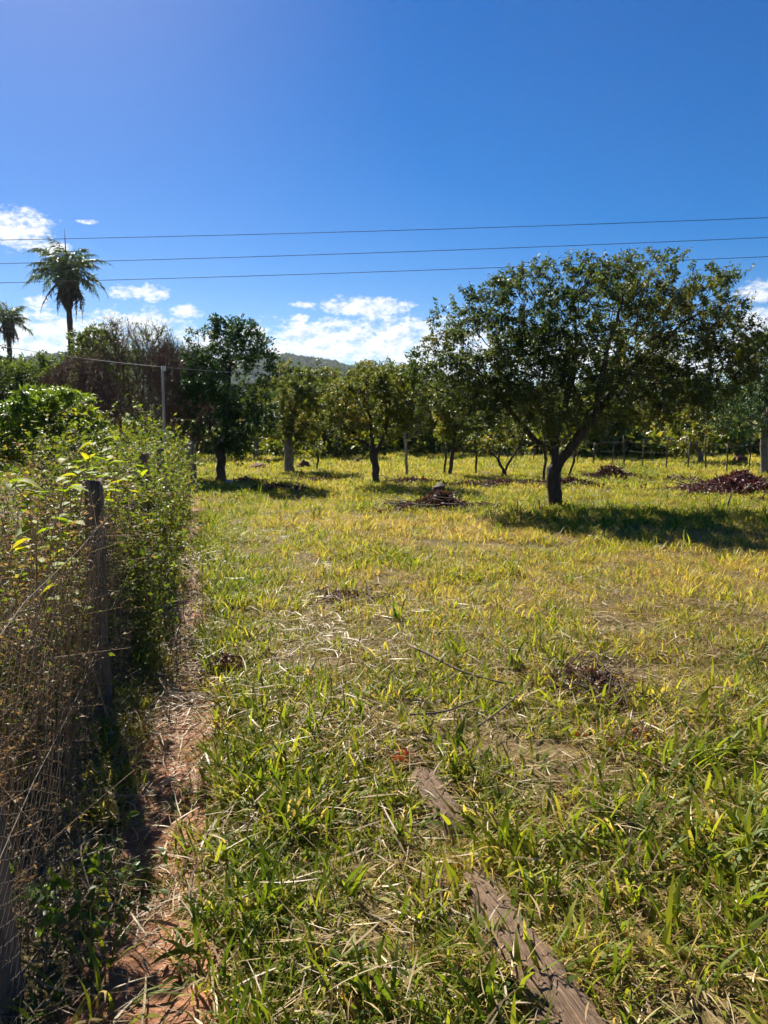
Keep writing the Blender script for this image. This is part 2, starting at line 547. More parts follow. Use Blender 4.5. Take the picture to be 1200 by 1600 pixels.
ny_, nx_ = 560, 26
yy = np.linspace(.7, 17.5, ny_)
tt = np.linspace(-1, 1, nx_)
Yp = np.repeat(yy[:, None], nx_, 1)
ed = 1 + .35 * (fbm(np.stack([Yp.ravel() / .22, np.tile(np.sign(tt), ny_) * 5], 1), 41, 2).reshape(ny_, nx_) - .5)
Xp = path_mid(yy)[:, None] + tt[None] * path_half(yy)[:, None] * 1.25 * ed
pp = np.stack([Xp.ravel(), Yp.ravel()], 1)
Zp = ground_z(Xp, Yp) + (.02 - .034 * np.abs(tt[None]) ** 3) + ((fbm(pp / .06, 43, 3) - .5) * .03).reshape(ny_, nx_)
i = np.arange(ny_ - 1)[:, None] * nx_ + np.arange(nx_ - 1)[None]
F = np.stack([i, i + 1, i + nx_ + 1, i + nx_], -1).reshape(-1, 4)
link('dirt_path', mesh_np('dirt_path', np.stack([Xp, Yp, Zp], -1).reshape(-1, 3), [F], M['soil']), kind='structure',
     label='narrow worn path of red earth beside the fence')


# ------------------------------------------------------------------ scattering of what nobody could count
def scatter(name, protos, pts, rot, scl, idx, dry, label, category):
    col = bpy.data.collections.new(name + '_pieces')
    for k, me in enumerate(protos):
        col.objects.link(bpy.data.objects.new('%s_piece_%02d' % (name, k), me))
    me = bpy.data.meshes.new(name)
    n = len(pts)
    me.vertices.add(n); me.vertices.foreach_set('co', np.asarray(pts, np.float32).ravel())
    for nm, ty, arr, key in (('rot', 'FLOAT_VECTOR', rot, 'vector'), ('scl', 'FLOAT', scl, 'value'), ('idx', 'INT', idx, 'value'), ('dry', 'FLOAT', dry, 'value')):
        at = me.attributes.new(nm, ty, 'POINT')
        at.data.foreach_set(key, np.asarray(arr, np.int32 if ty == 'INT' else np.float32).ravel())
    o = link(name, me, kind='stuff', label=label, category=category)
    ng = bpy.data.node_groups.new(name + '_scatter', 'GeometryNodeTree')
    ng.interface.new_socket('Geometry', in_out='INPUT', socket_type='NodeSocketGeometry')
    ng.interface.new_socket('Geometry', in_out='OUTPUT', socket_type='NodeSocketGeometry')
    N = ng.nodes; L = ng.links
    gi = N.new('NodeGroupInput'); go = N.new('NodeGroupOutput')
    ci = N.new('GeometryNodeCollectionInfo'); ci.inputs[0].default_value = col
    ci.inputs[1].default_value = True; ci.inputs[2].default_value = True
    io = N.new('GeometryNodeInstanceOnPoints'); io.inputs['Pick Instance'].default_value = True
    def na(nm, ty):
        a = N.new('GeometryNodeInputNamedAttribute'); a.data_type = ty; a.inputs[0].default_value = nm
        return a.outputs[0]
    er = N.new('FunctionNodeEulerToRotation')
    L.new(na('rot', 'FLOAT_VECTOR'), er.inputs[0])
    L.new(gi.outputs[0], io.inputs['Points']); L.new(ci.outputs[0], io.inputs['Instance'])
    L.new(na('idx', 'INT'), io.inputs['Instance Index']); L.new(er.outputs[0], io.inputs['Rotation'])
    L.new(na('scl', 'FLOAT'), io.inputs['Scale'])
    L.new(io.outputs[0], go.inputs[0])
    md = o.modifiers.new('scatter', 'NODES'); md.node_group = ng
    return o


def blades(rng, base, az, length, width, th0, bend, twist=.3, stations=5):
    """arching grass blades"""
    n = len(base); S = stations
    t = np.linspace(0, 1, S)
    th = th0[:, None] + bend[:, None] * t[None] ** 1.3
    seg = length[:, None] / (S - 1)
    dx = np.sin(th) * seg; dz = np.cos(th) * seg
    hx = np.concatenate([np.zeros((n, 1)), np.cumsum(dx[:, :-1], 1)], 1)
    hz = np.concatenate([np.zeros((n, 1)), np.cumsum(dz[:, :-1], 1)], 1)
    az2 = az[:, None] + rng.normal(0, .25, n)[:, None] * t[None]
    C = np.stack([base[:, 0:1] + np.cos(az2) * hx, base[:, 1:2] + np.sin(az2) * hx, base[:, 2:3] + hz], -1)
    w = width[:, None] * np.array([.55, .95, 1, .68, 0.0])[None, :S] * .5 if S == 5 else width[:, None] * (1 - t[None] ** 2) * .5
    tw = az[:, None] + np.pi / 2 + rng.normal(0, twist, n)[:, None] + rng.normal(0, twist, n)[:, None] * t[None]
    side = np.stack([np.cos(tw), np.sin(tw), rng.normal(0, .25, n)[:, None] * np.ones(S)[None]], -1)
    A = C - side * w[..., None]; B = C + side * w[..., None]
    V = np.concatenate([np.stack([A[:, :-1], B[:, :-1]], 2).reshape(n, -1, 3), C[:, -1:]], 1)
    k = 2 * (S - 1) + 1
    o = np.arange(n)[:, None] * k
    Q = np.concatenate([o + [2 * s, 2 * s + 1, 2 * s + 3, 2 * s + 2] for s in range(S - 2)], 0)
    Tt = o + [2 * (S - 2), 2 * (S - 2) + 1, k - 1]
    return V.reshape(-1, 3), Q, Tt, k


def tuft(name, rng, n, rad, len_, wid, th0, bend, dryfrac, mat, greenmax=.5):
    r = rad * np.sqrt(rng.random(n)); a0 = rng.random(n) * 2 * np.pi
    base = np.stack([r * np.cos(a0), r * np.sin(a0), np.full(n, -.015)], 1)
    az = np.where(rng.random(n) < .55, rng.random(n) * 2 * np.pi, a0 + rng.normal(0, .7, n))
    L = rng.uniform(*len_, n) * (1 - .35 * (r / rad))
    t0 = rng.uniform(*th0, n) * (.4 + .9 * r / rad)
    b = rng.uniform(*bend, n)
    isdry = rng.random(n) < dryfrac
    rnd = np.where(isdry, rng.uniform(.68, 1, n), rng.uniform(.02, greenmax, n) + (rng.random(n) < .12) * .15)
    b = b + isdry * rng.uniform(.3, 1.2, n); L = L * np.where(isdry, .85, 1)
    W = rng.uniform(*wid, n) * np.where(isdry, .75, 1)
    V, Q, T3, k = blades(rng, base, az, L, W, t0, b)
    V[:, 2] = np.maximum(V[:, 2], -.02)
    return mesh_np(name, V, [Q, T3], mat, {'rnd': np.repeat(rnd, k)})


def litter(name, rng, n, rad, len_, wid, mat, h=.03):
    base = np.stack([rng.normal(0, rad, n), rng.normal(0, rad, n), rng.uniform(.0, h, n)], 1)
    az = rng.random(n) * 2 * np.pi
    V, Q, T3, k = blades(rng, base, az, rng.uniform(*len_, n), rng.uniform(*wid, n), np.full(n, 1.45) + rng.normal(0, .12, n), rng.normal(.15, .2, n), twist=1.0)
    V[:, 2] = np.clip(V[:, 2], -.01, .12)
    return mesh_np(name, V, [Q, T3], mat, {'rnd': np.repeat(rng.random(n), k)})


rng = np.random.default_rng(3)
BROAD = [tuft('blade_tuft', rng, int(rng.integers(20, 34)), .13, (.12, .28), (.010, .019), (.25, 1.2), (.3, 1.6), .28, M['grass'], .44) for _ in range(8)]
FORE = [tuft('blade_tuft', rng, int(rng.integers(24, 40)), .13, (.09, .235), (.006, .0125), (.2, 1.15), (.3, 1.7), .36, M['grass'], .46) for _ in range(9)]
MID = [tuft('blade_tuft', rng, int(rng.integers(34, 52)), .13, (.06, .17), (.004, .0085), (.2, 1.1), (.4, 1.6), .42, M['grass'], .5) for _ in range(9)]
DRY = [tuft('blade_tuft', rng, int(rng.integers(40, 60)), .16, (.08, .22), (.003, .0065), (.5, 1.3), (.6, 1.8), .85, M['grass'], .5) for _ in range(6)]
TALL = [tuft('blade_tuft', rng, int(rng.integers(9, 15)), .07, (.2, .36), (.010, .017), (.05, .5), (.3, 1.3), .1, M['grass'], .4) for _ in range(4)]
FAR = [tuft('blade_tuft', rng, 60, .3, (.12, .3), (.012, .022), (.2, 1.0), (.4, 1.5), .35, M['grass'], .5) for _ in range(6)]
LIT = [litter('straw_patch', rng, 40, .15, (.05, .2), (.002, .008), M['straw'], .05 if k < 4 else .015) for k in range(6)]

LOG_PX = [(655, 1188), (668, 1215), (700, 1265), (735, 1330), (765, 1395), (810, 1470), (868, 1550), (930, 1640)]
LOG_C = np.array([G(x, y, .05) for x, y in LOG_PX])
LOG_R = np.interp(np.linspace(0, 1, 8), [0, .3, .6, 1], [.055, .06, .066, .075])


def log_dist(x, y):
    d = np.full(x.shape, 9.)
    for a, b in zip(LOG_C[:-1], LOG_C[1:]):
        ab = b[:2] - a[:2]
        t = np.clip(((x - a[0]) * ab[0] + (y - a[1]) * ab[1]) / (ab @ ab), 0, 1)
        d = np.minimum(d, np.hypot(x - a[0] - t * ab[0], y - a[1] - t * ab[1]))
    return d


def dryness(x, y):
    p = np.stack([x, y], 1)
    d = .405 + .8 * (fbm(p / 1.5, 51, 3) - .5) + .5 * (fbm(p / .5, 57, 2) - .5)
    gold = sstep(y, 4.4, 7) * (1 - sstep(y, 12.5, 16)) * sstep(x - fence_x(y), 1.0, 3.0)
    d = d + .27 * gold
    edge = np.exp(-((x - fence_x(y) - 1.0) / .6) ** 2)
    return np.clip(d - .14 * edge, 0, 1)


def candidates(rng, y0, y1, dens, margin=1.6, left=None):
    """random points over the ground the view takes in, and a bit round it"""
    A = []
    w = lambda y: .53 * y + margin
    n = int(dens * (w(y0) + w(y1)) * (y1 - y0))
    y = rng.uniform(y0, y1, n * 2); x = rng.uniform(-w(y1), w(y1), n * 2)
    k = np.abs(x) < w(y)
    return x[k][:n], y[k][:n]


def grass_points():
    rng = np.random.default_rng(8)
    pts, idx, scl, dr = [], [], [], []
    n0, n1, n2, n3 = len(FORE), len(FORE) + len(MID), len(FORE) + len(MID) + len(DRY), len(FORE) + len(MID) + len(DRY) + len(TALL)
    def put(x, y, ids, s, dryv):
        pts.append(np.stack([x, y, ground_z(x, y)], 1)); idx.append(ids); scl.append(s); dr.append(dryv)
    for (y0, y1, dens, kindw) in ((.9, 3.6, 150, (.42, .29, .28, .01)), (3.6, 6.2, 130, (.27, .42, .30, .01)), (6.2, 10, 100, (.17, .49, .33, .01)), (10, 18, 60, (.14, .50, .35, .01))):
        x, y = candidates(rng, y0, y1, dens)
        off = x - fence_x(y)
        p = np.stack([x, y], 1)
        patch = fbm(p / .45, 61, 2)
        pm = path_mid(y); ph = path_half(y)
        onpath = (np.abs(x - pm) < ph * (.55 + .8 * (fbm(p / .3, 67, 2) - .5))) & (y < 17)
        keep = (off > .1) & ~onpath & (log_dist(x, y) > .12 - .06 * rng.random(len(x))) & (patch > .24 + .1 * rng.random(len(x)))
        # strip between fence and path: sparse
        keep &= ~((off < .25) & (rng.random(len(x)) > .25))
        x, y = x[keep], y[keep]
        k = rng.choice(4, len(x), p=kindw)
        dv = dryness(x, y)
        # green broad tufts favour moist spots, dry ones the rest
        sw = (k == 0) & (dv > .62) & (rng.random(len(x)) < .6); k[sw] = 2
        sw = (k == 2) & (dv < .3) & (rng.random(len(x)) < .6); k[sw] = 1
        ids = np.select([k == 0, k == 1, k == 2], [rng.integers(0, n0, len(x)), rng.integers(n0, n1, len(x)), rng.integers(n1, n2, len(x))], rng.integers(n2, n3, len(x)))
        near = (k == 0) & (rng.random(len(x)) < .62 * (1 - sstep(y, 2.4, 5.6)))
        ids = np.where(near, rng.integers(n3 + len(FAR), n3 + len(FAR) + len(BROAD), len(x)), ids)
        s = rng.uniform(.7, 1.2, len(x)) * (1 + 1.1 * (fbm(np.stack([x, y], 1) / .55, 71, 2) - .5)) * np.interp(y, [5, 10, 16], [1, 1.12, 1.3])
        put(x, y, ids, s, dv)
    # taller green growth along the path edge and under the big tree
    yy = rng.uniform(1.4, 14, 420); xx = path_mid(yy) + path_half(yy) + np.abs(rng.normal(.05, .16, 420))
    put(xx, yy, rng.integers(0, n0, 420), rng.uniform(.7, 1.15, 420), rng.uniform(.1, .5, 420))
    t0 = G(868, 797)
    xx = t0[0] + rng.normal(.9, 1.7, 700); yy = t0[1] + rng.normal(-1.2, 1.2, 700)
    put(xx, yy, rng.integers(0, n0, 700), rng.uniform(.9, 1.5, 700), rng.uniform(.1, .4, 700))
    # log flanks
    c = LOG_C[rng.integers(0, len(LOG_C) - 1, 60)]
    sgn = rng.choice([-1, 1], 60)
    xx = c[:, 0] + sgn * rng.uniform(.12, .24, 60) + rng.normal(0, .03, 60); yy = c[:, 1] + rng.normal(0, .13, 60)
    k = log_dist(xx, yy) > .12
    put(xx[k], yy[k], np.where(rng.random(k.sum()) < .3, rng.integers(n2, n3, k.sum()), rng.integers(0, n0, k.sum())), rng.uniform(.6, .95, k.sum()), rng.uniform(.1, .5, k.sum()))
    # rank growth at the foot of the hedge
    n_ = 520
    yy = rng.uniform(3.0, 16, n_); xx = fence_x(yy) + rng.normal(.10, .08, n_)
    put(xx, yy, np.where(rng.random(n_) < .06, rng.integers(n2, n3, n_), rng.integers(0, n2, n_)), rng.uniform(.5, 1.05, n_), rng.uniform(.2, .9, n_))
    # tufts leaning over the buried stretch of the log
    j = rng.uniform(0, 1, 26); a_, b_ = LOG_C[3], LOG_C[4]
    xx = a_[0] + (b_[0] - a_[0]) * (j * .9 - .25) + rng.normal(0, .03, 26); yy = a_[1] + (b_[1] - a_[1]) * (j * .9 - .25)
    put(xx, yy, rng.integers(n0, n2, 26), rng.uniform(.7, 1.0, 26), rng.uniform(.3, .9, 26))
    # beyond
    for (y0, y1, dens, s0) in ((17, 28, 16, .9), (28, 46, 7, 1.3)):
        x, y = candidates(rng, y0, y1, dens, 3)
        off = x - fence_x(y)
        k = (off > .3) | (y > 21)
        x, y = x[k], y[k]
        put(x, y, rng.integers(n3, n3 + len(FAR), len(x)), s0 * rng.uniform(.6, 1.2, len(x)), np.clip(dryness(x, y) + .04, 0, 1))
    pts = np.vstack(pts); n = len(pts)
    rot = np.stack([rng.normal(0, .12, n), rng.normal(0, .12, n), rng.uniform(0, 6.283, n)], 1)
    scl = np.concatenate(scl); idx = np.concatenate(idx); dr = np.concatenate(dr)
    scl = np.minimum(scl, np.interp(pts[:, 1], [3, 7, 12], [1.12, 1.25, 1.6]))
    tall = (idx >= n2) & (idx < n3)
    dr = np.where(tall, np.minimum(dr, .25), dr); scl = np.where(tall, scl * .85, scl)
    return pts, rot, scl, idx, dr


pts, rot, scl, idx, dr = grass_points()
scatter('meadow_grass', FORE + MID + DRY + TALL + FAR + BROAD, pts, rot, scl, idx, dr, 'sunlit yellow green pasture grass covering the field', 'grass')

rng = np.random.default_rng(12)
x1, y1 = candidates(rng, .9, 7, 33)
x2, y2 = candidates(rng, 7, 13, 4)
x = np.concatenate([x1, x2]); y = np.concatenate([y1, y2])
k = (x - fence_x(y) > -.6) & (log_dist(x, y) > .05)
on = np.abs(x - path_mid(y)) < path_half(y)
k &= ~(on & (rng.random(len(x)) < np.where(y < 3.4, .35, .2)))
x, y = x[k], y[k]; n = len(x)
yq = rng.uniform(1.6, 9, 130); xq = path_mid(yq) + rng.normal(0, .16, 130)
x = np.concatenate([x, xq]); y = np.concatenate([y, yq]); n = len(x)
scatter('straw_litter', LIT, np.stack([x, y, ground_z(x, y) + .004], 1), np.stack([rng.normal(0, .1, n), rng.normal(0, .1, n), rng.uniform(0, 6.28, n)], 1),
        rng.uniform(.6, 1.25, n), rng.integers(0, len(LIT), n), rng.random(n), 'bleached straw and dead blades lying between the grass and on the path', 'straw')


# wooded far hill: crowns too far off to tell apart
def crown_clump(name, rng, n, mat):
    d = norm(rng.normal(0, 1, (n, 3))); d[:, 2] = np.abs(d[:, 2]) * 1.1 - .25
    p = d * np.array([3.4, 3.4, 3.2]) * rng.uniform(.7, 1.05, (n, 1)) + np.array([0, 0, 1.6])
    return leaf_mesh(name, p, norm(d + rng.normal(0, .7, (n, 3))), rng.uniform(1.0, 2.0, n), .7, rng, mat, detail=1)


rng = np.random.default_rng(21)
HC = [crown_clump('crown_clump', rng, 170, M['leaf_hill']) for _ in range(4)]
n = 15000
az = rng.uniform(-.62, .62, n); dist = 380 + 700 * rng.random(n) ** .8
x = np.sin(az) * dist; y = np.cos(az) * dist
k = ground_z(x, y) > 13
x, y = x[k], y[k]; n = len(x)
scatter('hillside_wood', HC, np.stack([x, y, ground_z(x, y) - .6], 1), np.stack([np.zeros(n), np.zeros(n), rng.uniform(0, 6.28, n)], 1),
        rng.uniform(.8, 1.7, n), rng.integers(0, 4, n), rng.random(n), 'far blue green wooded hill behind the orchard', 'woodland')

# scrub too far off to count, along the far side of the pasture
rng = np.random.default_rng(23)
US = [crown_clump('scrub_clump', rng, 150, M['leaf_olive']) for _ in range(3)] + [crown_clump('scrub_clump', rng, 150, M['leaf_yellow'])]
n = 420
az = rng.uniform(-.56, .56, n); dist = rng.uniform(38, 62, n)
x = np.sin(az) * dist; y = np.cos(az) * dist
scatter('undergrowth', US, np.stack([x, y, ground_z(x, y) - .15], 1), np.stack([np.zeros(n), np.zeros(n), rng.uniform(0, 6.28, n)], 1),
        rng.uniform(.12, .34, n), rng.integers(0, 4, n), rng.random(n), 'low green scrub along the far side of the pasture', 'scrub')
# ------------------------------------------------------------------ trees
def grow(nodes, parents, attr, step, kill, rng, maxit=120, infl=1e9, trop=(0, 0, 0), wob=.15):
    """space colonisation: branches reach out for points spread through the crown"""
    pos = [np.asarray(p, float) for p in nodes]; par = list(parents)
    N = np.array(pos)
    A = attr.copy()
    D2 = ((A[:, None] - N[None]) ** 2).sum(-1)
    ni = D2.argmin(1); nd = D2[np.arange(len(A)), ni]
    trop = np.asarray(trop, float)
    for it in range(maxit):
        if not len(A): break
        act = nd < infl ** 2
        if not act.any(): break
        ids, inv = np.unique(ni[act], return_inverse=True)
        dirs = np.zeros((len(ids), 3))
        np.add.at(dirs, inv, norm(A[act] - N[ni[act]]))
        dirs = norm(norm(dirs) + trop + rng.normal(0, wob, dirs.shape))
        new = N[ids] + dirs * step
        # drop growth that lands on what already stands
        dm = ((new[:, None] - N[None]) ** 2).sum(-1).min(1) if len(N) * len(new) < 4e6 else np.full(len(new), 9.)
        ok = dm > (step * .45) ** 2
        if not ok.any(): break
        new = new[ok]; ids = ids[ok]
        base = len(N)
        N = np.vstack([N, new]); par.extend(ids.tolist())
        d2 = ((A[:, None] - new[None]) ** 2).sum(-1)
        j = d2.argmin(1); dj = d2[np.arange(len(A)), j]
        up = dj < nd
        nd = np.where(up, dj, nd); ni = np.where(up, base + j, ni)
        k = nd > kill ** 2
        A, nd, ni = A[k], nd[k], ni[k]
    return N, np.array(par)


def radii(N, par, r_tip, r_trunk):
    n = len(N)
    kids = np.bincount(par[par >= 0], minlength=n)
    tips = np.zeros(n); tips[kids == 0] = 1
    for i in range(n - 1, 0, -1): tips[par[i]] += tips[i]
    e = math.log(max(r_trunk / r_tip, 1.5)) / math.log(max(tips[0], 2))
    return r_tip * tips ** e, kids, tips


def skeleton_mesh(N, par, r, tips, sides_thick=8, sides_thin=3, thick=.022, rng=None, flare=0):
    """tapered tubes along all branches, as one mesh"""
    mb = MB()
    n = len(N)
    main = np.full(n, -1)
    for i in range(1, n):
        p = par[i]
        if main[p] < 0 or tips[i] > tips[main[p]]: main[p] = i
    done = np.zeros(n, bool)
    for i in range(1, n):                    # chains from each fork to the tip
        if done[i]: continue
        p = par[i]
        if main[p] == i and p != 0: continue
        ch = [p, i]; done[i] = True
        j = i
        while main[j] >= 0:
            j = main[j]; ch.append(j); done[j] = True
        ch = np.array(ch)
        rr = r[ch].copy(); rr[0] = min(rr[0], r[ch[1]] * 1.15) if p != 0 else rr[0]
        rr[-1] *= .5
        cut = np.argmax(rr < thick) if (rr < thick).any() else len(ch)
        if cut >= 2:
            c2 = ch[:min(cut + 1, len(ch))]; q = rr[:len(c2)].copy()
            if p == 0 and flare: q[0] *= 1 + flare
            mb.tube(N[c2], q, sides_thick, 0.5, False, .05 if rng is not None else 0, rng)
        if cut < len(ch):
            s = max(cut - 0, 0) if cut >= 2 else 0
            c3 = ch[s:]
            if len(c3) >= 2: mb.tube(N[c3], rr[s:], sides_thin, .5, False)
    return mb


def crown_points(ells, n, rng, clump=1.1, seed=0, shell=.35, thr=.33):
    """points in a union of ellipsoids (centre, radii), thinned by noise so that the crown has gaps"""
    vol = np.array([np.prod(e[1]) for e in ells]); w = vol / vol.sum()
    out = []
    tot = 0; tries = 0
    while tot < n:
        tries += 1
        if tries > 12: clump = 0
        k = rng.choice(len(ells), n, p=w)
        d = norm(rng.normal(0, 1, (n, 3))) * (rng.random((n, 1)) ** (1 / (3 + 3 * shell)))
        c = np.array([e[0] for e in ells])[k]; R = np.array([e[1] for e in ells])[k]
        p = c + d * R
        if clump: p = p[vnoise(p * clump, seed) > thr + .12 * rng.random(n)]
        out.append(p); tot += len(p)
    return np.vstack(out)[:n]


def px_ell(px, py, rx, ry, Y, rd, dy=0):
    k = (Y + dy) / 1202.0
    return (P(px, py, Y + dy), np.array([rx * k, rd, ry * k]))


def prisms(A, B, r0, r1):
    """three-sided twigs from A to B"""
    n = len(A); d = norm(B - A)
    ref = np.where(np.abs(d[:, 2:3]) < .8, np.array([[0, 0, 1.]]), np.array([[1., 0, 0]]))
    a = norm(np.cross(d, ref)); b = np.cross(d, a)
    V = []
    for c, r in ((A, r0), (B, r1)):
        for k in range(3):
            V.append(c + r * (math.cos(k * 2.0944) * a + math.sin(k * 2.0944) * b))
    V = np.stack(V, 1).reshape(-1, 3)
    o = np.arange(n)[:, None] * 6
    return V, np.concatenate([o + [0, 1, 4, 3], o + [1, 2, 5, 4], o + [2, 0, 3, 5]], 0)


def tree(name, label, base, limbs, ells, n_attr, leaf, nleaf, lmat, bmat, r_trunk, seed, group=None, wr=.5, step=.16, category='tree',
         r_tip=.004, detail=2, trop=(0, 0, .05), wob=.18, clump=1.1, droop=.25, bare=0.0, thin=3, kill=1.35, flare=.35, up=.5, lthr=2, tw=1.6, tl=None, sag=.12, cfreq=1.5):
    """limbs: list of polylines (world points); the first starts at the foot, others start at a point of an earlier limb"""
    rng = np.random.default_rng(seed)
    tl = tl or step * 1.9
    nodes = [np.asarray(base, float)]; par = [-1]
    for li, pl in enumerate(limbs):
        pl = [np.asarray(q, float) for q in pl]
        arr = np.array(nodes)
        cur = int(((arr - pl[0]) ** 2).sum(1).argmin()) if li else 0
        for q in (pl if not li else pl[1:]):
            a = nodes[cur]; L = np.linalg.norm(q - a)
            if L < 1e-4: continue
            m = max(1, int(round(L / step)))
            for s in range(1, m + 1):
                nodes.append(a + (q - a) * s / m + rng.normal(0, .012, 3) * (s < m)); par.append(cur); cur = len(nodes) - 1
    A = crown_points(ells, n_attr, rng, clump, seed)
    N, pr = grow(nodes, par, A, step, step * kill, rng, trop=trop, wob=wob)
    r, kids, tips = radii(N, pr, r_tip, r_trunk)
    z0 = gz(base[0], base[1])
    org = np.array([base[0], base[1], z0])
    t = thing(name, label, category, org, group)
    mb = skeleton_mesh(N, pr, r, tips, 9, thin, .02, rng, flare)
    # bare shoots poking out of the crown
    if bare:
        tipsi = np.where(kids == 0)[0]
        zs = N[tipsi, 2]
        pick = tipsi[(rng.random(len(tipsi)) < bare) & (zs > np.quantile(zs, .3))]
        c0 = N.mean(0)
        for i in pick:
            d = norm(N[i] - N[pr[i]] + .25 * norm(N[i] - c0) + rng.normal(0, .25, 3) * step)
            L = rng.uniform(.15, .5) * (r_trunk / .15) ** .5
            q = [N[i], N[i] + d * L * .5 + rng.normal(0, .02, 3), N[i] + d * L + rng.normal(0, .04, 3)]
            mb.tube(q, [r_tip * .9, r_tip * .7, r_tip * .35], 3, .5, False)
    link('trunk', mb.mesh('trunk', bmat, org), t)
    if nleaf:
        cand = np.where(tips <= lthr)[0]
        cand = cand[cand >= len(nodes)]
        dens = np.clip((fbm(N[cand] * cfreq, seed + 5, 2) - .33) * 3.5, .06, 1.6)
        # side shoots
        m = int(len(cand) * tw)
        si = rng.choice(cand, m, p=dens / dens.sum())
        Dp = norm(N[si] - N[pr[si]])
        d = norm(Dp * .5 + norm(rng.normal(0, 1, (m, 3))) * .9 + np.asarray(trop) * 3)
        L = tl * rng.uniform(.5, 1.3, m)
        A0 = N[si]; A1 = A0 + d * L[:, None]; A1[:, 2] -= sag * L
        link_twigs = prisms(A0, A1, r_tip * .8, r_tip * .35)
        tm = mesh_np('twigs', link_twigs[0] - org, [link_twigs[1]], bmat, None, False)
        wi = rng.integers(0, m, nleaf)
        u = rng.uniform(.15, 1.05, nleaf)[:, None]
        off = norm(rng.normal(0, 1, (nleaf, 3)))
        Pn = A0[wi] + (A1 - A0)[wi] * u + off * leaf * .25
        D = norm(d[wi] * .55 + off * .9 + np.array([0, 0, -.22]))
        sz = leaf * rng.uniform(.55, 1.25, nleaf)
        cr = link('crown', leaf_mesh('crown', Pn, D, sz, wr, rng, lmat, None, org, detail=detail, droop=droop, up=up), t, kind='stuff')
        link('twigs', tm, cr, kind='stuff')
    return t


def onground(p):
    return np.array([p[0], p[1], gz(p[0], p[1])])


# the big spreading tree on the right
B = onground(G(868, 797)); Y = B[1]
e = lambda *a: px_ell(a[0], a[1], a[2], a[3], Y, a[4], a[5] if len(a) > 5 else 0)
tree('spreading_tree', 'large dark spreading tree standing alone at right with forked trunk and broad shadow', B,
     [[P(868, 797, Y), P(865, 760, Y), P(868, 724, Y)],
      [P(868, 740, Y), P(888, 706, Y - .1), P(915, 668, Y - .2), P(950, 620, Y - .1), P(985, 575, Y + .1)],
      [P(868, 724, Y), P(862, 704, Y + .1), P(838, 690, Y + .15), P(826, 676, Y + .2), P(800, 645, Y + .4)],
      [P(868, 724, Y), P(866, 690, Y + .1), P(880, 645, Y + .2), P(895, 590, Y + .2), P(900, 540, Y)],
      [P(866, 695, Y), P(852, 670, Y + .4), P(858, 640, Y + .8), P(850, 580, Y + 1.0)],
      [P(930, 650, Y), P(940, 600, Y - .7), P(950, 540, Y - .9)]],
     [e(930, 500, 130, 105, 1.75), e(760, 575, 92, 80, 1.3), e(715, 535, 55, 75, .8, .4), e(1080, 545, 105, 92, 1.6), e(890, 605, 165, 62, 1.7), e(1010, 440, 85, 48, 1.1),
      e(870, 440, 72, 46, 1.0), e(1010, 610, 120, 45, 1.5), e(1135, 560, 52, 56, .9), e(780, 640, 72, 46, 1.1, .3), e(825, 520, 70, 70, 1.2), e(690, 590, 58, 66, 1.0, .3), e(860, 640, 90, 40, 1.4), e(1085, 475, 85, 58, 1.2), e(800, 485, 75, 55, 1.0), e(1135, 520, 55, 55, .8), e(945, 435, 125, 32, .9)],
     6800, .066, 108000, M['leaf_main'], M['bark_dark'], .135, 101, wr=.5, step=.15, bare=.08, clump=0, flare=.15, cfreq=1.9)

# dark tree behind the end of the hedge
B = onground(G(345, 752)); Y = B[1]
e = lambda *a: px_ell(a[0], a[1], a[2], a[3], Y, a[4], a[5] if len(a) > 5 else 0)
tree('orchard_tree', 'tall dark green tree with dense crown beside the utility pole', B,
     [[P(345, 752, Y), P(346, 725, Y), P(343, 700, Y)], [P(343, 700, Y), P(352, 670, Y), P(355, 620, Y + .3), P(360, 570, Y)], [P(344, 704, Y), P(330, 680, Y + .2), P(325, 630, Y)], [P(345, 690, Y), P(375, 670, Y), P(392, 640, Y)]],
     [e(352, 560, 60, 62, 1.2), e(398, 570, 40, 54, 1.0), e(345, 630, 64, 66, 1.3), e(390, 640, 40, 40, 1.0), e(372, 690, 32, 20, .6), e(310, 620, 30, 60, .8), e(360, 515, 30, 20, .5)],
     2600, .10, 24000, M['leaf_dark'], M['bark_dark'], .13, 102, wr=.45, step=.17, clump=1.0, cfreq=2.2, bare=.06)

# tree with stout grey trunk
B = onground(G(452, 739)); Y = B[1]
e = lambda *a: px_ell(a[0], a[1], a[2], a[3], Y, a[4], a[5] if len(a) > 5 else 0)
tree('orchard_tree', 'small olive tree with stout straight grey trunk and upright twigs, right of the dark tree', B,
     [[P(452, 739, Y), P(452, 712, Y), P(450, 688, Y)], [P(450, 690, Y), P(442, 660, Y), P(438, 630, Y)], [P(450, 690, Y), P(458, 655, Y), P(465, 620, Y)]],
     [e(452, 610, 44, 44, 1.0), e(445, 660, 32, 28, .8), e(480, 625, 34, 36, .9), e(470, 665, 28, 22, .8)],
     1200, .09, 13000, M['leaf_olive'], M['bark_grey'], .17, 103, wr=.5, step=.17, bare=.05)

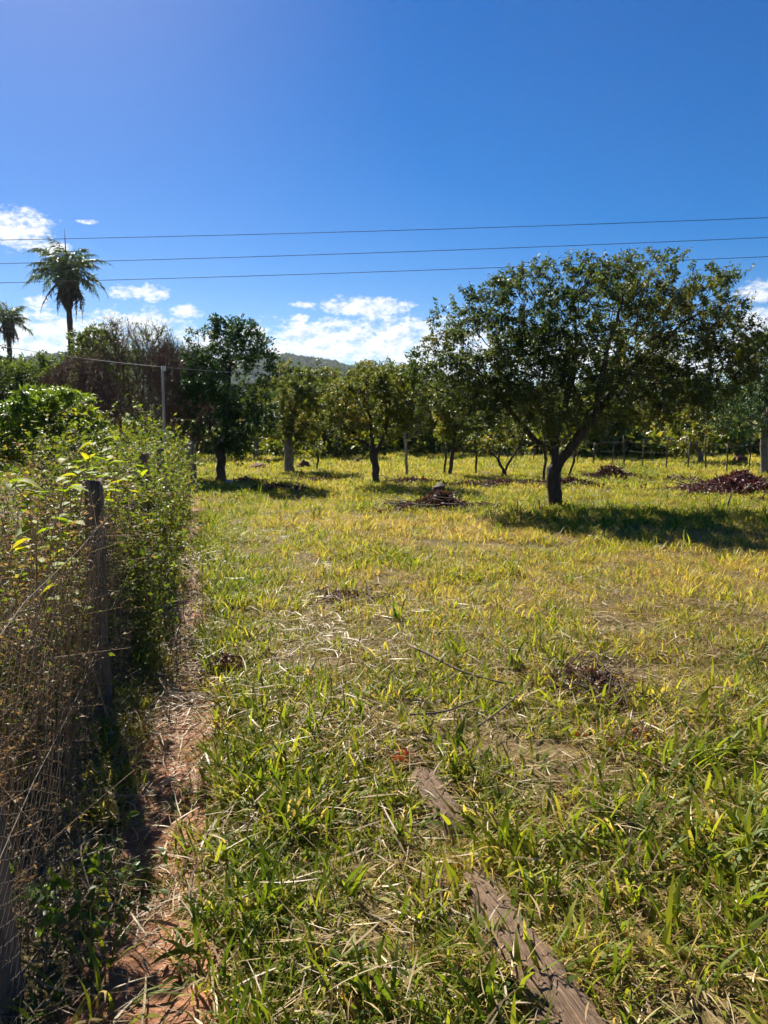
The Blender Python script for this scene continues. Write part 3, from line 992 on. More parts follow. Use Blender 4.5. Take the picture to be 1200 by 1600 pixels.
# tree in the middle
B = onground(G(587, 757)); Y = B[1]
e = lambda *a: px_ell(a[0], a[1], a[2], a[3], Y, a[4], a[5] if len(a) > 5 else 0)
tree('orchard_tree', 'round topped dark trunked tree in the middle with two low spreading limbs', B,
     [[P(587, 757, Y), P(586, 725, Y), P(582, 702, Y)], [P(584, 705, Y), P(570, 692, Y), P(555, 686, Y), P(540, 675, Y)], [P(585, 708, Y), P(597, 690, Y), P(603, 665, Y), P(610, 640, Y)], [P(582, 702, Y), P(580, 680, Y), P(578, 650, Y + .3)]],
     [e(580, 620, 62, 48, 1.1), e(535, 635, 36, 40, .8), e(630, 630, 36, 42, .8), e(580, 660, 72, 20, 1.0), e(600, 590, 40, 22, .7), e(552, 600, 30, 24, .6)],
     1900, .08, 20000, M['leaf_olive'], M['bark_dark'], .10, 104, wr=.5, step=.14, bare=.06)

# background row behind: olive trees between 480 and 720
for i, (bx, by, cx, cy, rx, ry, mat, lab, sd) in enumerate((
        (505, 716, 508, 632, 46, 56, 'leaf_olive', 'olive tree with slim dark leaning trunk behind the middle tree, to its left', 111),
        (655, 712, 650, 625, 52, 55, 'leaf_olive', 'bushy olive tree between the middle tree and the large tree, farther back', 112),
        (590, 706, 585, 610, 60, 42, 'leaf_olive', 'yellowish olive tree whose crown rises behind the middle tree', 113),
        (725, 708, 735, 632, 50, 48, 'leaf_main', 'dark tree behind the left edge of the large tree', 114),
        (548, 703, 545, 622, 46, 44, 'leaf_olive', 'farther olive tree seen between the stout grey trunk and the middle tree', 115),
        (622, 702, 625, 618, 46, 44, 'leaf_far', 'farther green tree just right of the middle tree crown', 116),
        (688, 703, 690, 640, 44, 40, 'leaf_olive', 'farther light olive tree behind the slender young tree', 117),
        (772, 702, 775, 640, 46, 40, 'leaf_far', 'farther green tree behind the V forked tree', 118),
        (432, 706, 425, 640, 36, 40, 'leaf_far', 'farther green tree between the dark tree and the stout grey trunk', 119))):
    B = onground(G(bx, by)); Y = B[1]
    tree('orchard_tree', lab, B, [[P(bx, by, Y), P(bx + 3, by - 28, Y), P(bx + 1, by - 45, Y)]],
         [px_ell(cx, cy, rx * 1.15, ry * 1.05, Y, 1.9), px_ell(cx - rx * .7, cy + ry * .4, rx * .7, ry * .6, Y, 1.4), px_ell(cx + rx * .7, cy + ry * .3, rx * .7, ry * .6, Y, 1.4)],
         1200, .13, 14000, M[mat], M['bark_dark'], .12, sd, wr=.55, step=.24, bare=.04, detail=1)

# slim trees of the foreground row
B = onground(G(705, 745)); Y = B[1]
tree('young_tree', 'slender young tree with dark slightly leaning stem and pale glinting leaves', B, [[P(703, 745, Y), P(706, 715, Y), P(709, 690, Y), P(712, 665, Y)]],
     [px_ell(712, 655, 30, 36, Y, .8), px_ell(725, 685, 20, 18, Y, .5), px_ell(700, 630, 24, 24, Y, .6)], 500, .115, 2600, M['leaf_olive'], M['bark_dark'], .065, 121, step=.16, wr=.6)
B = onground(G(787, 745)); Y = B[1]
tree('young_tree', 'low tree forking in a V close to the ground with yellowing leaves', B,
     [[P(787, 745, Y), P(788, 738, Y)], [P(788, 738, Y), P(776, 715, Y), P(762, 700, Y), P(750, 685, Y)], [P(788, 738, Y), P(800, 715, Y), P(812, 697, Y), P(818, 680, Y)], [P(780, 722, Y), P(781, 690, Y)]],
     [px_ell(757, 695, 20, 16, Y, .5), px_ell(815, 672, 22, 18, Y, .5), px_ell(782, 680, 20, 16, Y, .5)], 300, .10, 900, M['leaf_yellow'], M['bark_dark'], .07, 122, step=.14, wr=.6)
B = onground(G(634, 745)); Y = B[1]
tree('young_tree', 'thin pale tree with bare bending branches in front of the olive trees', B,
     [[P(636, 758, Y), P(634, 700, Y), P(632, 680, Y)], [P(634, 690, Y), P(650, 672, Y), P(668, 652, Y), P(690, 645, Y)], [P(632, 682, Y), P(634, 655, Y), P(644, 640, Y)], [P(668, 652, Y), P(676, 638, Y)]],
     [px_ell(665, 645, 30, 12, Y, .3), px_ell(642, 634, 14, 14, Y, .3)], 90, .09, 200, M['leaf_olive'], M['bark_pale'], .045, 123, step=.16, wr=.6)
for (bx, by, tx, ty, lab, sd) in ((694, 740, 696, 690, 'thin crooked sapling just left of the slender young tree', 131), (743, 741, 742, 685, 'straight thin sapling between the slender tree and the V forked tree', 132),
                                  (850, 752, 850, 680, 'curved thin sapling just left of the large tree trunk', 133), (887, 746, 899, 706, 'thin leaning sapling just right of the large tree trunk', 134),
                                  (494, 736, 496, 705, 'short sapling with a dark stem left of the middle tree', 135), (527, 722, 524, 690, 'far thin sapling left of the middle tree', 136)):
    B = onground(G(bx, by)); Y = B[1]
    tree('sapling', lab, B, [[P(bx, by, Y), P((bx + tx) / 2 + 2, (by + ty) / 2, Y), P(tx, ty, Y)]],
         [px_ell(tx, ty - 8, 14, 14, Y, .35)], 60, .10, 160, M['leaf_olive'], M['bark_dark'], .035, sd, step=.14, wr=.6, flare=.1)

# right-hand edge
B = onground(G(1196, 742)); Y = B[1]
e = lambda *a: px_ell(a[0], a[1], a[2], a[3], Y, a[4], a[5] if len(a) > 5 else 0)
tree('orchard_tree', 'dark tree cut by the right edge, its straight trunk behind the maroon brush', B, [[P(1196, 742, Y), P(1194, 710, Y), P(1194, 690, Y)]],
     [e(1190, 610, 55, 70, 1.3), e(1150, 630, 48, 42, 1.0), e(1240, 590, 60, 80, 1.3), e(1215, 535, 34, 30, .7)], 1400, .1, 17000, M['leaf_dark'], M['bark_grey'], .12, 141, step=.2, wr=.5, bare=.08)

# small trees and bushes behind the wire fence on the right
for (bx, by, cx, cy, rx, ry, lf, mat, lab, sd, nm) in (
        (925, 716, 922, 652, 44, 40, .2, 'leaf_olive', 'bright olive tree seen under the right limb of the large tree', 151, 'fence_side_tree'),
        (1000, 715, 985, 668, 40, 30, .2, 'leaf_olive', 'low olive tree behind the wire fence, right of the large tree', 152, 'fence_side_tree'),
        (1094, 726, 1085, 672, 46, 30, .16, 'leaf_yellow', 'small pale green tree by the wire fence with a short grey trunk', 153, 'fence_side_tree'),
        (1145, 712, 1140, 678, 34, 24, .16, 'leaf_far', 'round green bush behind the right end of the wire fence', 154, 'fence_side_bush'),
        (1040, 708, 1040, 690, 26, 18, .16, 'leaf_far', 'low grey green bush directly behind the wire fence posts', 155, 'fence_side_bush'),
        (820, 704, 825, 655, 60, 40, .22, 'leaf_far', 'dark bushy tree beyond the fence behind the large tree trunk', 156, 'fence_side_tree')):
    B = onground(G(bx, by)); Y = B[1]
    tree(nm, lab, B, [[P(bx, by, Y), P(bx + 1, by - 18, Y)]], [px_ell(cx, cy, rx, ry, Y, 1.8), px_ell(cx - rx * .4, cy + ry * .5, rx * .5, ry * .5, Y, 1.2)],
         600, lf, 4500, M[mat], M['bark_grey'], .11, sd, detail=1, step=.28, wr=.6, category='tree' if nm.endswith('tree') else 'bush')

# shaded growth behind the dark tree (left) and trees on the far rise
protos = []
for k, (mat, h, sd) in enumerate((('leaf_far', 4.6, 161), ('leaf_far', 5.4, 162), ('leaf_olive', 4.2, 163), ('leaf_hill', 5.0, 164))):
    rr = h * .42
    protos.append(dict(mat=mat, h=h, sd=sd, rr=rr, src=None))
rg = random.Random(77)
far_spots = []
for i in range(30):
    a = -.56 + 1.12 * (i + .5) / 30 + rg.uniform(-.012, .012)
    far_spots.append((math.tan(a), rg.uniform(50, 66) + (4 if a < -.1 else 0)))
for (t_, d) in far_spots:
    k = rg.randrange(4); pr_ = protos[k]
    x, y = t_ * d, d
    loc = onground((x, y))
    if pr_['src'] is None:
        h = pr_['h']; rr = pr_['rr']
        pr_['src'] = tree('treeline_tree', 'scrubby green tree in the distant treeline beyond the pasture', loc,
                          [[loc, loc + np.array([.05, 0, h * .3])]],
                          [(loc + np.array([0, 0, h * .62]), np.array([rr, rr, h * .36])), (loc + np.array([rr * .5, .3, h * .5]), np.array([rr * .7, rr * .6, h * .26])), (loc + np.array([-rr * .6, -.3, h * .45]), np.array([rr * .6, rr * .6, h * .25]))],
                          420, .3, 3000, M[pr_['mat']], M['bark_dark'], .13, pr_['sd'], 'trees of the distant treeline', step=.34, wr=.7, detail=1)
        pr_['src'].rotation_euler = (0, 0, 0)
    else:
        copy_thing(pr_['src'], loc, rg.uniform(0, 6.28), rg.uniform(.75, 1.15))


# ------------------------------------------------------------------ leafless thicket behind the hedge
def bare_bush(label, base, Y, ells, n_attr, seed, tint, leafy=0, starts=8, sp=.5, twigs=4500):
    rng = np.random.default_rng(seed)
    org = onground(base)
    nodes = [org]; par = [-1]
    top = np.mean([e[0] for e in ells], 0)
    for s in range(starts):
        cur = 0
        a = rng.uniform(0, 6.28); q = org + np.array([math.cos(a) * sp, math.sin(a) * sp, .9 + rng.uniform(0, .5)])
        for m in range(1, 5):
            nodes.append(org + (q - org) * m / 4 + rng.normal(0, .02, 3)); par.append(cur); cur = len(nodes) - 1
    A = crown_points(ells, n_attr, rng, 0)
    N, pr = grow(nodes, par, A, .17, .24, rng, trop=(0, 0, .22), wob=.14)
    r, kids, tips = radii(N, pr, .0042, .11)
    r = np.minimum(r, .05)
    t = thing('bare_bush', label, 'bush', org)
    mb = skeleton_mesh(N, pr, r, tips, 5, 3, .02, None)
    ti = np.where(kids == 0)[0]
    link_src = np.where(tips <= 4)[0]
    m = twigs
    si = rng.choice(link_src, m)
    d = norm(norm(N[si] - N[pr[si]]) * .6 + np.array([0, 0, .35]) + rng.normal(0, .4, (m, 3)))
    L = rng.uniform(.2, .6, m)[:, None]
    A0 = N[si] - .1 * d; A1 = A0 + d * L * .55 + rng.normal(0, .015, (m, 3)); A2 = A1 + norm(d + rng.normal(0, .25, (m, 3))) * L * .5
    for a_, b_, r0, r1 in ((A0, A1, .0055, .004), (A1, A2, .004, .002)):
        Vt, Ft = prisms(a_, b_, r0, r1); mb.add(Vt, [Ft])
    link('branches', mb.mesh('branches', tint, org), t, kind='stuff')
    if leafy:
        zq = np.quantile(N[ti, 2], .45)
        pick = ti[(N[ti, 2] > zq) & (rng.random(len(ti)) < leafy)]
        src = np.repeat(pick, 22)
        Pn = N[src] + rng.normal(0, .16, (len(src), 3)); D = norm(rng.normal(0, 1, (len(src), 3)) + np.array([0, 0, -.1]))
        link('foliage', leaf_mesh('foliage', Pn, D, rng.uniform(.05, .12, len(src)), .4, rng, M['leaf_far'], None, org, detail=1), t, kind='stuff')
    return t


M['twig_red'] = rough_mat('twig_red', (.10, .055, .045), (.21, .13, .10), 9, bump=.2)
bare_bush('large leafless grey brown thicket left of the utility pole with feathery top', (P(215, 720, 24)[0], 24), 24,
          [px_ell(195, 580, 70, 72, 24, 1.5), px_ell(240, 600, 60, 80, 24, 1.4), px_ell(180, 540, 48, 36, 24, 1.0), px_ell(235, 545, 40, 40, 24, 1.0)], 1500, 171, M['twig_brown'], .55)
bare_bush('reddish leafless bush right of the utility pole, in front of the dark tree', (P(288, 725, 22.5)[0], 22.5), 22.5,
          [px_ell(285, 610, 48, 75, 22.5, 1.2), px_ell(300, 650, 40, 45, 22.5, 1.1), px_ell(262, 580, 36, 42, 22.5, .9)], 1000, 172, M['twig_red'], .12)
bare_bush('low reddish leafless bush behind the round green bush', (P(125, 720, 22)[0], 22), 22,
          [px_ell(125, 610, 52, 50, 22, 1.2), px_ell(95, 630, 40, 40, 22, 1.0), px_ell(150, 640, 40, 40, 22, 1.0)], 900, 173, M['twig_red'], .05)

# scrub on the left: grey green trees behind the thicket
for (bx, Yd, cx, cy, rx, ry, lab, sd, mat) in ((60, 34, 50, 600, 60, 44, 'grey green scrub tree left of the palms and thicket', 181, 'leaf_far'), (10, 30, 5, 620, 50, 40, 'dull scrub tree at the left edge below the small palm', 182, 'leaf_hill'),
                                              (150, 33, 145, 560, 44, 42, 'feathery green tree behind the thicket at the foot of the tall palm', 183, 'leaf_far'), (-40, 36, -40, 590, 60, 60, 'scrub tree mostly beyond the left edge', 184, 'leaf_hill'), (270, 38, 275, 600, 60, 60, 'dark scrub tree seen through the leafless bushes', 185, 'leaf_dark'),
                                              (400, 36, 400, 650, 40, 24, 'low light green bush behind the dark tree', 186, 'leaf_olive')):
    x = P(bx, 700, Yd)[0]
    B = onground((x, Yd))
    tree('scrub_tree', lab, B, [[B, B + np.array([0, 0, .8])]], [px_ell(cx, cy, rx, ry, Yd, 1.8), px_ell(cx + rx * .5, cy + ry * .6, rx * .6, ry * .7, Yd, 1.3), px_ell(cx - rx * .5, cy + ry * .7, rx * .6, ry * .6, Yd, 1.3)],
         700, .17, 6500, M[mat], M['bark_grey'], .12, sd, detail=1, step=.26, wr=.45, bare=.1)


# ------------------------------------------------------------------ palms
def palm(label, px, py_crown, Yd, trunk_r, fr_len, n_fr, seed, spear):
    rng = np.random.default_rng(seed)
    c = P(px, py_crown, Yd)
    org = onground((c[0], Yd))
    t = thing('palm_tree', label, 'palm', org)
    top = c - org
    H = top[2]
    mb = MB()
    zz = np.linspace(0, 1, 26)
    pl = np.stack([.12 * np.sin(zz * 3) * (1 - zz), np.zeros(26), zz * H], 1) + np.stack([top[0] * zz, np.zeros(26), np.zeros(26)], 1)
    rr = trunk_r * (1 + .12 * np.cos(np.arange(26) * 2.1)) * np.interp(zz, [0, .1, .6, 1], [1.3, 1.05, .95, 1.0])
    mb.tube(pl, rr, 10, .5, True, .04, rng)
    link('trunk', mb.mesh('trunk', M['bark_dark']), t)
    # dead skirt: dark mass of old leaf bases and hanging fronds under the crown
    def frond(L, el, az, droop, mat, name, nl=46, lw=.045, ll=.72, hang=.35, start=0.0):
        S = 12
        s = np.linspace(0, 1, S)
        th = el - droop * s ** 1.4
        dx = np.cos(th) * L / (S - 1); dz = np.sin(th) * L / (S - 1)
        hx = np.concatenate([[0], np.cumsum(dx[:-1])]); hz = np.concatenate([[0], np.cumsum(dz[:-1])])
        C = np.stack([np.cos(az) * hx, np.sin(az) * hx, hz], 1)
        b = MB(); b.tube(C, np.linspace(.035, .008, S), 4, .3, False)
        u = np.sort(rng.uniform(.12, 1, nl * 2)); side = np.where(np.arange(nl * 2) % 2, 1., -1.)
        Pn = np.stack([np.interp(u, s, C[:, q]) for q in range(3)], 1)
        tan = np.stack([np.interp(u, s, np.gradient(C[:, q])) for q in range(3)], 1); tan = norm(tan)
        sd = norm(np.cross(tan, np.array([0, 0, 1.])))
        D = norm(sd * side[:, None] * .8 + tan * .55 + np.array([0, 0, -hang]) + rng.normal(0, .16, Pn.shape))
        Ls = ll * np.sin(np.clip(u * 1.1, 0, 1) * np.pi * .85 + .3) * rng.uniform(.8, 1.1, len(u))
        V, F, k = leaf_arrays(Pn, D, np.maximum(Ls, .1), lw / ll * 2, rng, fold=.3, droop=.3 + hang * .5, up=.3)
        b.add(V, [F], np.repeat(rng.random(len(u)), k))
        o = link(name, b.mesh(name, mat), t, top)
        return o
    for i in range(n_fr):
        az = i * 2.399 + rng.uniform(-.2, .2); q = i / n_fr
        el = math.radians(74 - 84 * q + rng.uniform(-9, 9))
        frond(fr_len * rng.uniform(.72, 1.15), el, az, rng.uniform(1.0, 1.65) + .3 * (1 - q), M['palm'], 'frond')
    for i in range(17):
        frond(fr_len * rng.uniform(.55, 1.05), math.radians(rng.uniform(-70, -38)), i * 2.399, rng.uniform(.6, 1.0), M['palm_dead'], 'dry_frond', nl=40, ll=.5, hang=.9)
    mb = MB()
    zz = np.linspace(0, 1, 9)
    mb.tube(np.stack([top[0] * (1 - .12 * zz), 0 * zz, H + .15 - zz * fr_len * .78], 1), fr_len * np.interp(zz, [0, .25, .6, 1], [.10, .21, .15, .05]), 13, .5, True, .2, rng)
    link('dead_leaf_skirt', mb.mesh('dead_leaf_skirt', M['bark_dark']), t)
    mb = MB(); mb.tube([top, top + np.array([-.04, 0, spear * .5]), top + np.array([-.05, 0, spear])], [.06, .05, .008], 5, .5, False)
    link('spear_leaf', mb.mesh('spear_leaf', M['bark_dark']), t)
    return t


palm('tall palm with dark skirt of dead fronds rising above the thicket', 105, 428, 56, .21, 3.5, 28, 191, 3.1)
palm('smaller distant palm at the left edge', 12, 500, 73, .22, 2.6, 17, 192, 1.8)
# ------------------------------------------------------------------ fence and hedge on the left
def mesh_obj(mb, name, mat, parent, origin=(0, 0, 0), **k):
    return link(name, mb.mesh(name, mat, origin), parent, **k)


def wood_post(x, y, h, r, lean, seed, rough=.06, sides=12, rings=16, top=.0):
    rng = np.random.default_rng(seed)
    z = np.linspace(-.25, h, rings)
    wob = rng.normal(0, .006, (rings, 2)).cumsum(0) * .5
    pts = np.stack([x + lean[0] * np.maximum(z, 0) + wob[:, 0], y + lean[1] * np.maximum(z, 0) + wob[:, 1], z + gz(x, y)], 1)
    mb = MB()
    th = np.arange(sides)
    prof = 1 + rng.normal(0, rough, sides)
    t = pts
    ang = th * 2 * np.pi / sides
    rr = r * prof[None] * (1 + rng.normal(0, rough * .35, (rings, sides)))
    V = t[:, None] + rr[..., None] * np.stack([np.cos(ang), np.sin(ang), 0 * ang], -1)[None]
    V[-1, :, 2] += rng.normal(0, top, sides)
    i = np.arange(rings - 1)[:, None] * sides; j = th[None]; k = (j + 1) % sides
    F = np.stack([i + j, i + k, i + sides + k, i + sides + j], -1).reshape(-1, 4)
    V = np.vstack([V.reshape(-1, 3), pts[-1:] + [0, 0, -.004]])
    m = rings * sides
    C = np.stack([th + (rings - 1) * sides, (th + 1) % sides + (rings - 1) * sides, np.full(sides, m)], 1)
    mb.add(V, [F, C])
    return mb


f0 = np.array([fence_x(1.2), 1.2, 0])
fence = thing('garden_fence', 'old fence of grey wooden posts and rusty wire netting along the path', 'fence', f0)
POSTS = [(G(12, 1560), 1.35, .052, (-.05, .0)), (G(164, 1100), 1.28, .053, (.0, .0)), (G(219, 978), 1.0, .018, (-.02, 0)),
         (np.array([fence_x(7.6), 7.6, 0]), 1.3, .05, (.01, 0)), (np.array([fence_x(11), 11, 0]), 1.25, .05, (-.01, 0)), (G(299, 768), 1.25, .12, (.0, 0))]
for q, (p, h, r, ln) in enumerate(POSTS):
    mb = wood_post(p[0], p[1], h, r, ln, 300 + q, .09 if r > .03 else .15, top=.006)
    mesh_obj(mb, 'post', M['post_wood'], fence, f0)

m_wire = bpy.data.materials.new('rusty_wire'); m_wire.use_nodes = True
_b = m_wire.node_tree.nodes['Principled BSDF']; _b.inputs['Base Color'].default_value = (.10, .07, .05, 1); _b.inputs['Metallic'].default_value = 0; _b.inputs['Roughness'].default_value = .85
m_steel = bpy.data.materials.new('grey_wire'); m_steel.use_nodes = True
_b = m_steel.node_tree.nodes['Principled BSDF']; _b.inputs['Base Color'].default_value = (.03, .03, .035, 1); _b.inputs['Metallic'].default_value = 0; _b.inputs['Roughness'].default_value = .9; _b.inputs['Specular IOR Level'].default_value = .1
m_alu = bpy.data.materials.new('bright_wire'); m_alu.use_nodes = True
_b = m_alu.node_tree.nodes['Principled BSDF']; _b.inputs['Base Color'].default_value = (.22, .22, .22, 1); _b.inputs['Metallic'].default_value = 0; _b.inputs['Roughness'].default_value = .8; _b.inputs['Specular IOR Level'].default_value = .1

# chain-link netting: zigzag wires woven side by side
rng = np.random.default_rng(310)
A, B_ = [], []
pitch = .055
for k, y in enumerate(np.arange(1.3, 5.6, pitch * .97)):
    zz = np.arange(0, 1.18, pitch * .5)
    sg = np.where(np.arange(len(zz)) % 2 == k % 2, .5, -.5)
    yy = y + sg * pitch
    bulge = .02 * np.sin(y * 3 + zz * 4) + .012 * np.sin(zz * 9 + y)
    pt = np.stack([fence_x(yy) + .06 + bulge, yy, ground_z(fence_x(yy), yy) + zz + .02 * np.sin(y * 2)], 1)
    A.append(pt[:-1]); B_.append(pt[1:])
V, F = prisms(np.vstack(A), np.vstack(B_), .0009, .0009)
link('wire_netting', mesh_np('wire_netting', V - f0, [F], m_wire, None, False), fence, kind='stuff')
for h in (.62, 1.12):
    mb = MB(); yy = np.linspace(1.2, 18, 40)
    mb.tube(np.stack([fence_x(yy) + .07, yy, ground_z(fence_x(yy), yy) + h + .02 * np.sin(yy * 1.7 + h * 9)], 1), .0015, 4, .5, False)
    mesh_obj(mb, 'wire', m_wire, fence, f0)


def stems_and_leaves(rng, starts, heights, lean, leaf, nper, mat_leaf, mat_stem, org, t, r0=.004, frac=(.25, 1), wr=.5, curl=.5, detail=2, leafup=.5, part='foliage', rndshift=0, side=.12, shoots=2):
    """upright arching stems, side shoots and leaves along them"""
    S = 7
    n = len(starts)
    s = np.linspace(0, 1, S)
    az = rng.uniform(0, 6.283, n)
    h = heights[:, None]
    out = lean[:, None] * s[None] ** 1.6 * h
    C = np.stack([starts[:, 0:1] + np.cos(az)[:, None] * out + rng.normal(0, .015, (n, S)).cumsum(1), starts[:, 1:2] + np.sin(az)[:, None] * out + rng.normal(0, .015, (n, S)).cumsum(1),
                  starts[:, 2:3] + s[None] * h * (1 - .25 * lean[:, None] * s[None])], -1)
    mb = MB()
    for q in range(S - 1):
        V, F = prisms(C[:, q], C[:, q + 1], r0 * (1 - .8 * s[q]), r0 * (1 - .8 * s[q + 1])); mb.add(V, [F])
    # side shoots
    m = n * shoots
    if m:
        wi = rng.integers(0, n, m); u = rng.uniform(frac[0], 1, m) * (S - 1); q = np.minimum(u.astype(int), S - 2); f = (u - q)[:, None]
        A0 = C[wi, q] * (1 - f) + C[wi, q + 1] * f
        d = norm(rng.normal(0, 1, (m, 3)) * np.array([1, 1, .5]) + np.array([0, 0, .55])); A1 = A0 + d * rng.uniform(.4, 1.6, m)[:, None] * side * 1.6
        V, F = prisms(A0, A1, r0 * .45, r0 * .2); mb.add(V, [F])
    link('stems', mb.mesh('stems', mat_stem, org), t, kind='stuff')
    k = n * nper
    use = rng.random(k) < (.6 if m else 0)
    wi = rng.integers(0, n, k); u = rng.uniform(frac[0], frac[1], k) * (S - 1); q = np.minimum(u.astype(int), S - 2); f = (u - q)[:, None]
    Pn = C[wi, q] * (1 - f) + C[wi, q + 1] * f
    if m:
        wj = rng.integers(0, m, k); uu = rng.uniform(.2, 1.05, k)[:, None]
        Pn = np.where(use[:, None], A0[wj] + (A1 - A0)[wj] * uu, Pn)
    off = norm(rng.normal(0, 1, (k, 3)) * np.array([1, 1, .5]))
    D = norm(off + np.array([0, 0, .15]))
    sz = leaf * rng.uniform(.5, 1.25, k)
    rnd = np.clip(rng.random(k) * .8 + (fbm(Pn * 2.2, 5, 2) - .4) * .8 + rndshift, 0, 1)
    return link(part, leaf_mesh(part, Pn + off * leaf * .15, D, sz, wr, rng, mat_leaf, rnd, org, detail=detail, droop=.3, up=leafup), t, kind='stuff'), C


# hedge shrubs standing behind the netting, near to far
HEDGE = [  # (y along fence, offset behind, width along, depth, height, stems, leaves per stem, leaf, label)
    (5.3, .55, .55, .40, 1.50, 120, 70, .042, 'yellow green hedge shrub right behind the nearest full post'),
    (6.5, .60, .60, .42, 1.58, 125, 70, .042, 'tangled small leaved hedge shrub beyond the thin stake'),
    (7.8, .60, .70, .42, 1.78, 130, 75, .045, 'hedge shrub with tall sprigs rising below the utility pole'),
    (9.3, .60, .75, .40, 1.66, 130, 75, .048, 'middle hedge shrub with dull small leaves leaning over the path'),
    (11.0, .60, .85, .40, 1.60, 130, 75, .05, 'dense hedge shrub in the farther half of the hedge'),
    (12.9, .60, .95, .40, 1.52, 130, 75, .055, 'hedge shrub next to the far end of the hedge'),
    (15.0, .55, 1.0, .40, 1.45, 120, 75, .06, 'last hedge shrub before the thick grey post'),
]
for q, (y, off, wa, dp, h, ns, nl, lf, lab) in enumerate(HEDGE):
    rng = np.random.default_rng(330 + q)
    c = np.array([fence_x(y) - off, y, gz(fence_x(y) - off, y)])
    t = thing('hedge_shrub', lab, 'shrub', c, 'shrubs of the overgrown hedge')
    yy = y + rng.normal(0, wa * .62, ns); xx = fence_x(yy) - off * .8 + rng.normal(0, dp * 1.0, ns)
    xx = np.minimum(xx, fence_x(yy) + np.interp(yy, [4.5, 6], [.0, .24]))
    st = np.stack([xx, yy, ground_z(xx, yy)], 1)
    hh = h * rng.uniform(.45, 1.0, ns); hh[:7] *= 1.15
    stems_and_leaves(rng, st, hh, rng.uniform(.03, .3, ns), lf, nl, M['leaf_hedge'], M['stem_dry'], c, t, .005, (.12, 1), .55, shoots=4, side=.15)

# vine with large light leaves climbing over the fence near the first post: each big leaf is a part
rng = np.random.default_rng(350)
c = np.array([fence_x(4.3) - .3, 4.3, gz(fence_x(4.3) - .3, 4.3)])
t = thing('climbing_vine', 'vine with large bright yellow green leaves arching above the nearest full post', 'vine', c)
sprays = [((3.7, -.40), (95, 775, 3.6), (120, 740, 3.6), (178, 716, 3.7)), ((4.3, -.30), (120, 850, 4.2), (128, 760, 4.2), (146, 690, 4.3)), ((4.9, -.4), (150, 800, 4.8), (160, 730, 4.8), (172, 682, 4.9)),
          ((4.0, -.2), (100, 900, 3.9), (112, 790, 3.9), (104, 718, 3.8)), ((4.6, -.3), (175, 800, 4.6), (205, 752, 4.6), (228, 730, 4.7)), ((3.3, -.25), (60, 860, 3.2), (40, 780, 3.2), (12, 745, 3.2)), ((4.5, -.2), (130, 820, 4.4), (170, 770, 4.4), (150, 745, 4.4)),
          ((3.4, -.1), (110, 960, 3.3), (75, 870, 3.3), (88, 805, 3.3)), ((3.9, 0.05), (130, 1000, 3.9), (118, 930, 3.9), (110, 860, 3.9))]
mb = MB(); LP, LD = [], []
for (yb, ox), *pts_ in sprays:
    xb = fence_x(yb) + ox
    ctl = np.array([[xb, yb, gz(xb, yb)]] + [P(*q) for q in pts_])
    s = np.linspace(0, 1, 14)
    C = np.stack([np.interp(s, np.linspace(0, 1, 4), ctl[:, k]) for k in range(3)], 1)
    C[1:-1] = (C[:-2] + 2 * C[1:-1] + C[2:]) / 4
    mb.tube(C, np.linspace(.006, .002, 14), 5, .5, False)
    for u in np.linspace(.40, 1, 14):
        p = np.array([np.interp(u, s, C[:, k]) for k in range(3)])
        a = rng.uniform(0, 6.28)
        LP.append(p + rng.normal(0, .012, 3)); LD.append(np.array([math.cos(a), math.sin(a), rng.uniform(-.2, .45)]))
mesh_obj(mb, 'stems', M['stem_dry'], t, c)
protos_l = []
for k in range(5):
    V, F, kk = leaf_arrays(np.zeros((1, 3)), np.array([[0, 1., 0]]), np.array([1.0]), .5 + .08 * k, rng, fold=.3, droop=.12 + .06 * k, up=9, detail=3)
    protos_l.append(mesh_np('leaf', V, [F], M['leaf_vine'], {'rnd': np.full(len(V), .1 + .2 * k)}))
for p, d in zip(LP, LD):
    q = Vector(d).to_track_quat('Y', 'Z')
    o = link('leaf', protos_l[rng.integers(0, 5)], t, p - c)
    o.rotation_euler = q.to_euler(); s = rng.uniform(.055, .105); o.scale = (s, s, s)

# brown dry weeds at the left, in front of and behind the netting
rng = np.random.default_rng(360)
n = 620
yy = 1.5 + 4.3 * rng.random(n) ** .85; off = -np.abs(rng.normal(.05, .42, n)) - np.interp(yy, [4.2, 5], [.04, 0])
xx = fence_x(yy) + off
o = bpy.data.objects.new('dry_weeds', None); COL.objects.link(o)
c = np.array([fence_x(3), 3, 0]); o.location = c
o['label'] = 'thicket of brown dry weed stalks and small withered leaves at the left edge'; o['category'] = 'weeds'; o['kind'] = 'stuff'
hh = rng.uniform(.5, 1.35, n) * np.interp(yy, [1.5, 3, 6], [.85, 1.05, 1.1])
stems_and_leaves(rng, np.stack([xx, yy, ground_z(xx, yy)], 1), hh, rng.uniform(.02, .25, n), .024, 34, M['leaf_dry'], M['stem_dry'], c, o, .0032, (.05, 1), .5, shoots=5, side=.13, part='withered_leaves')
n = 240
yy = rng.uniform(3.0, 6, n); xx = fence_x(yy) + np.where(yy < 4.6, -.12 - np.abs(rng.normal(0, .25, n)), rng.normal(-.1, .25, n))
stems_and_leaves(rng, np.stack([xx, yy, ground_z(xx, yy)], 1), rng.uniform(.3, 1.25, n), rng.uniform(.05, .4, n), .032, 26, M['leaf_hedge'], M['stem_green'], c, o, .0028, (.2, 1), .55, shoots=3, part='green_leaves')

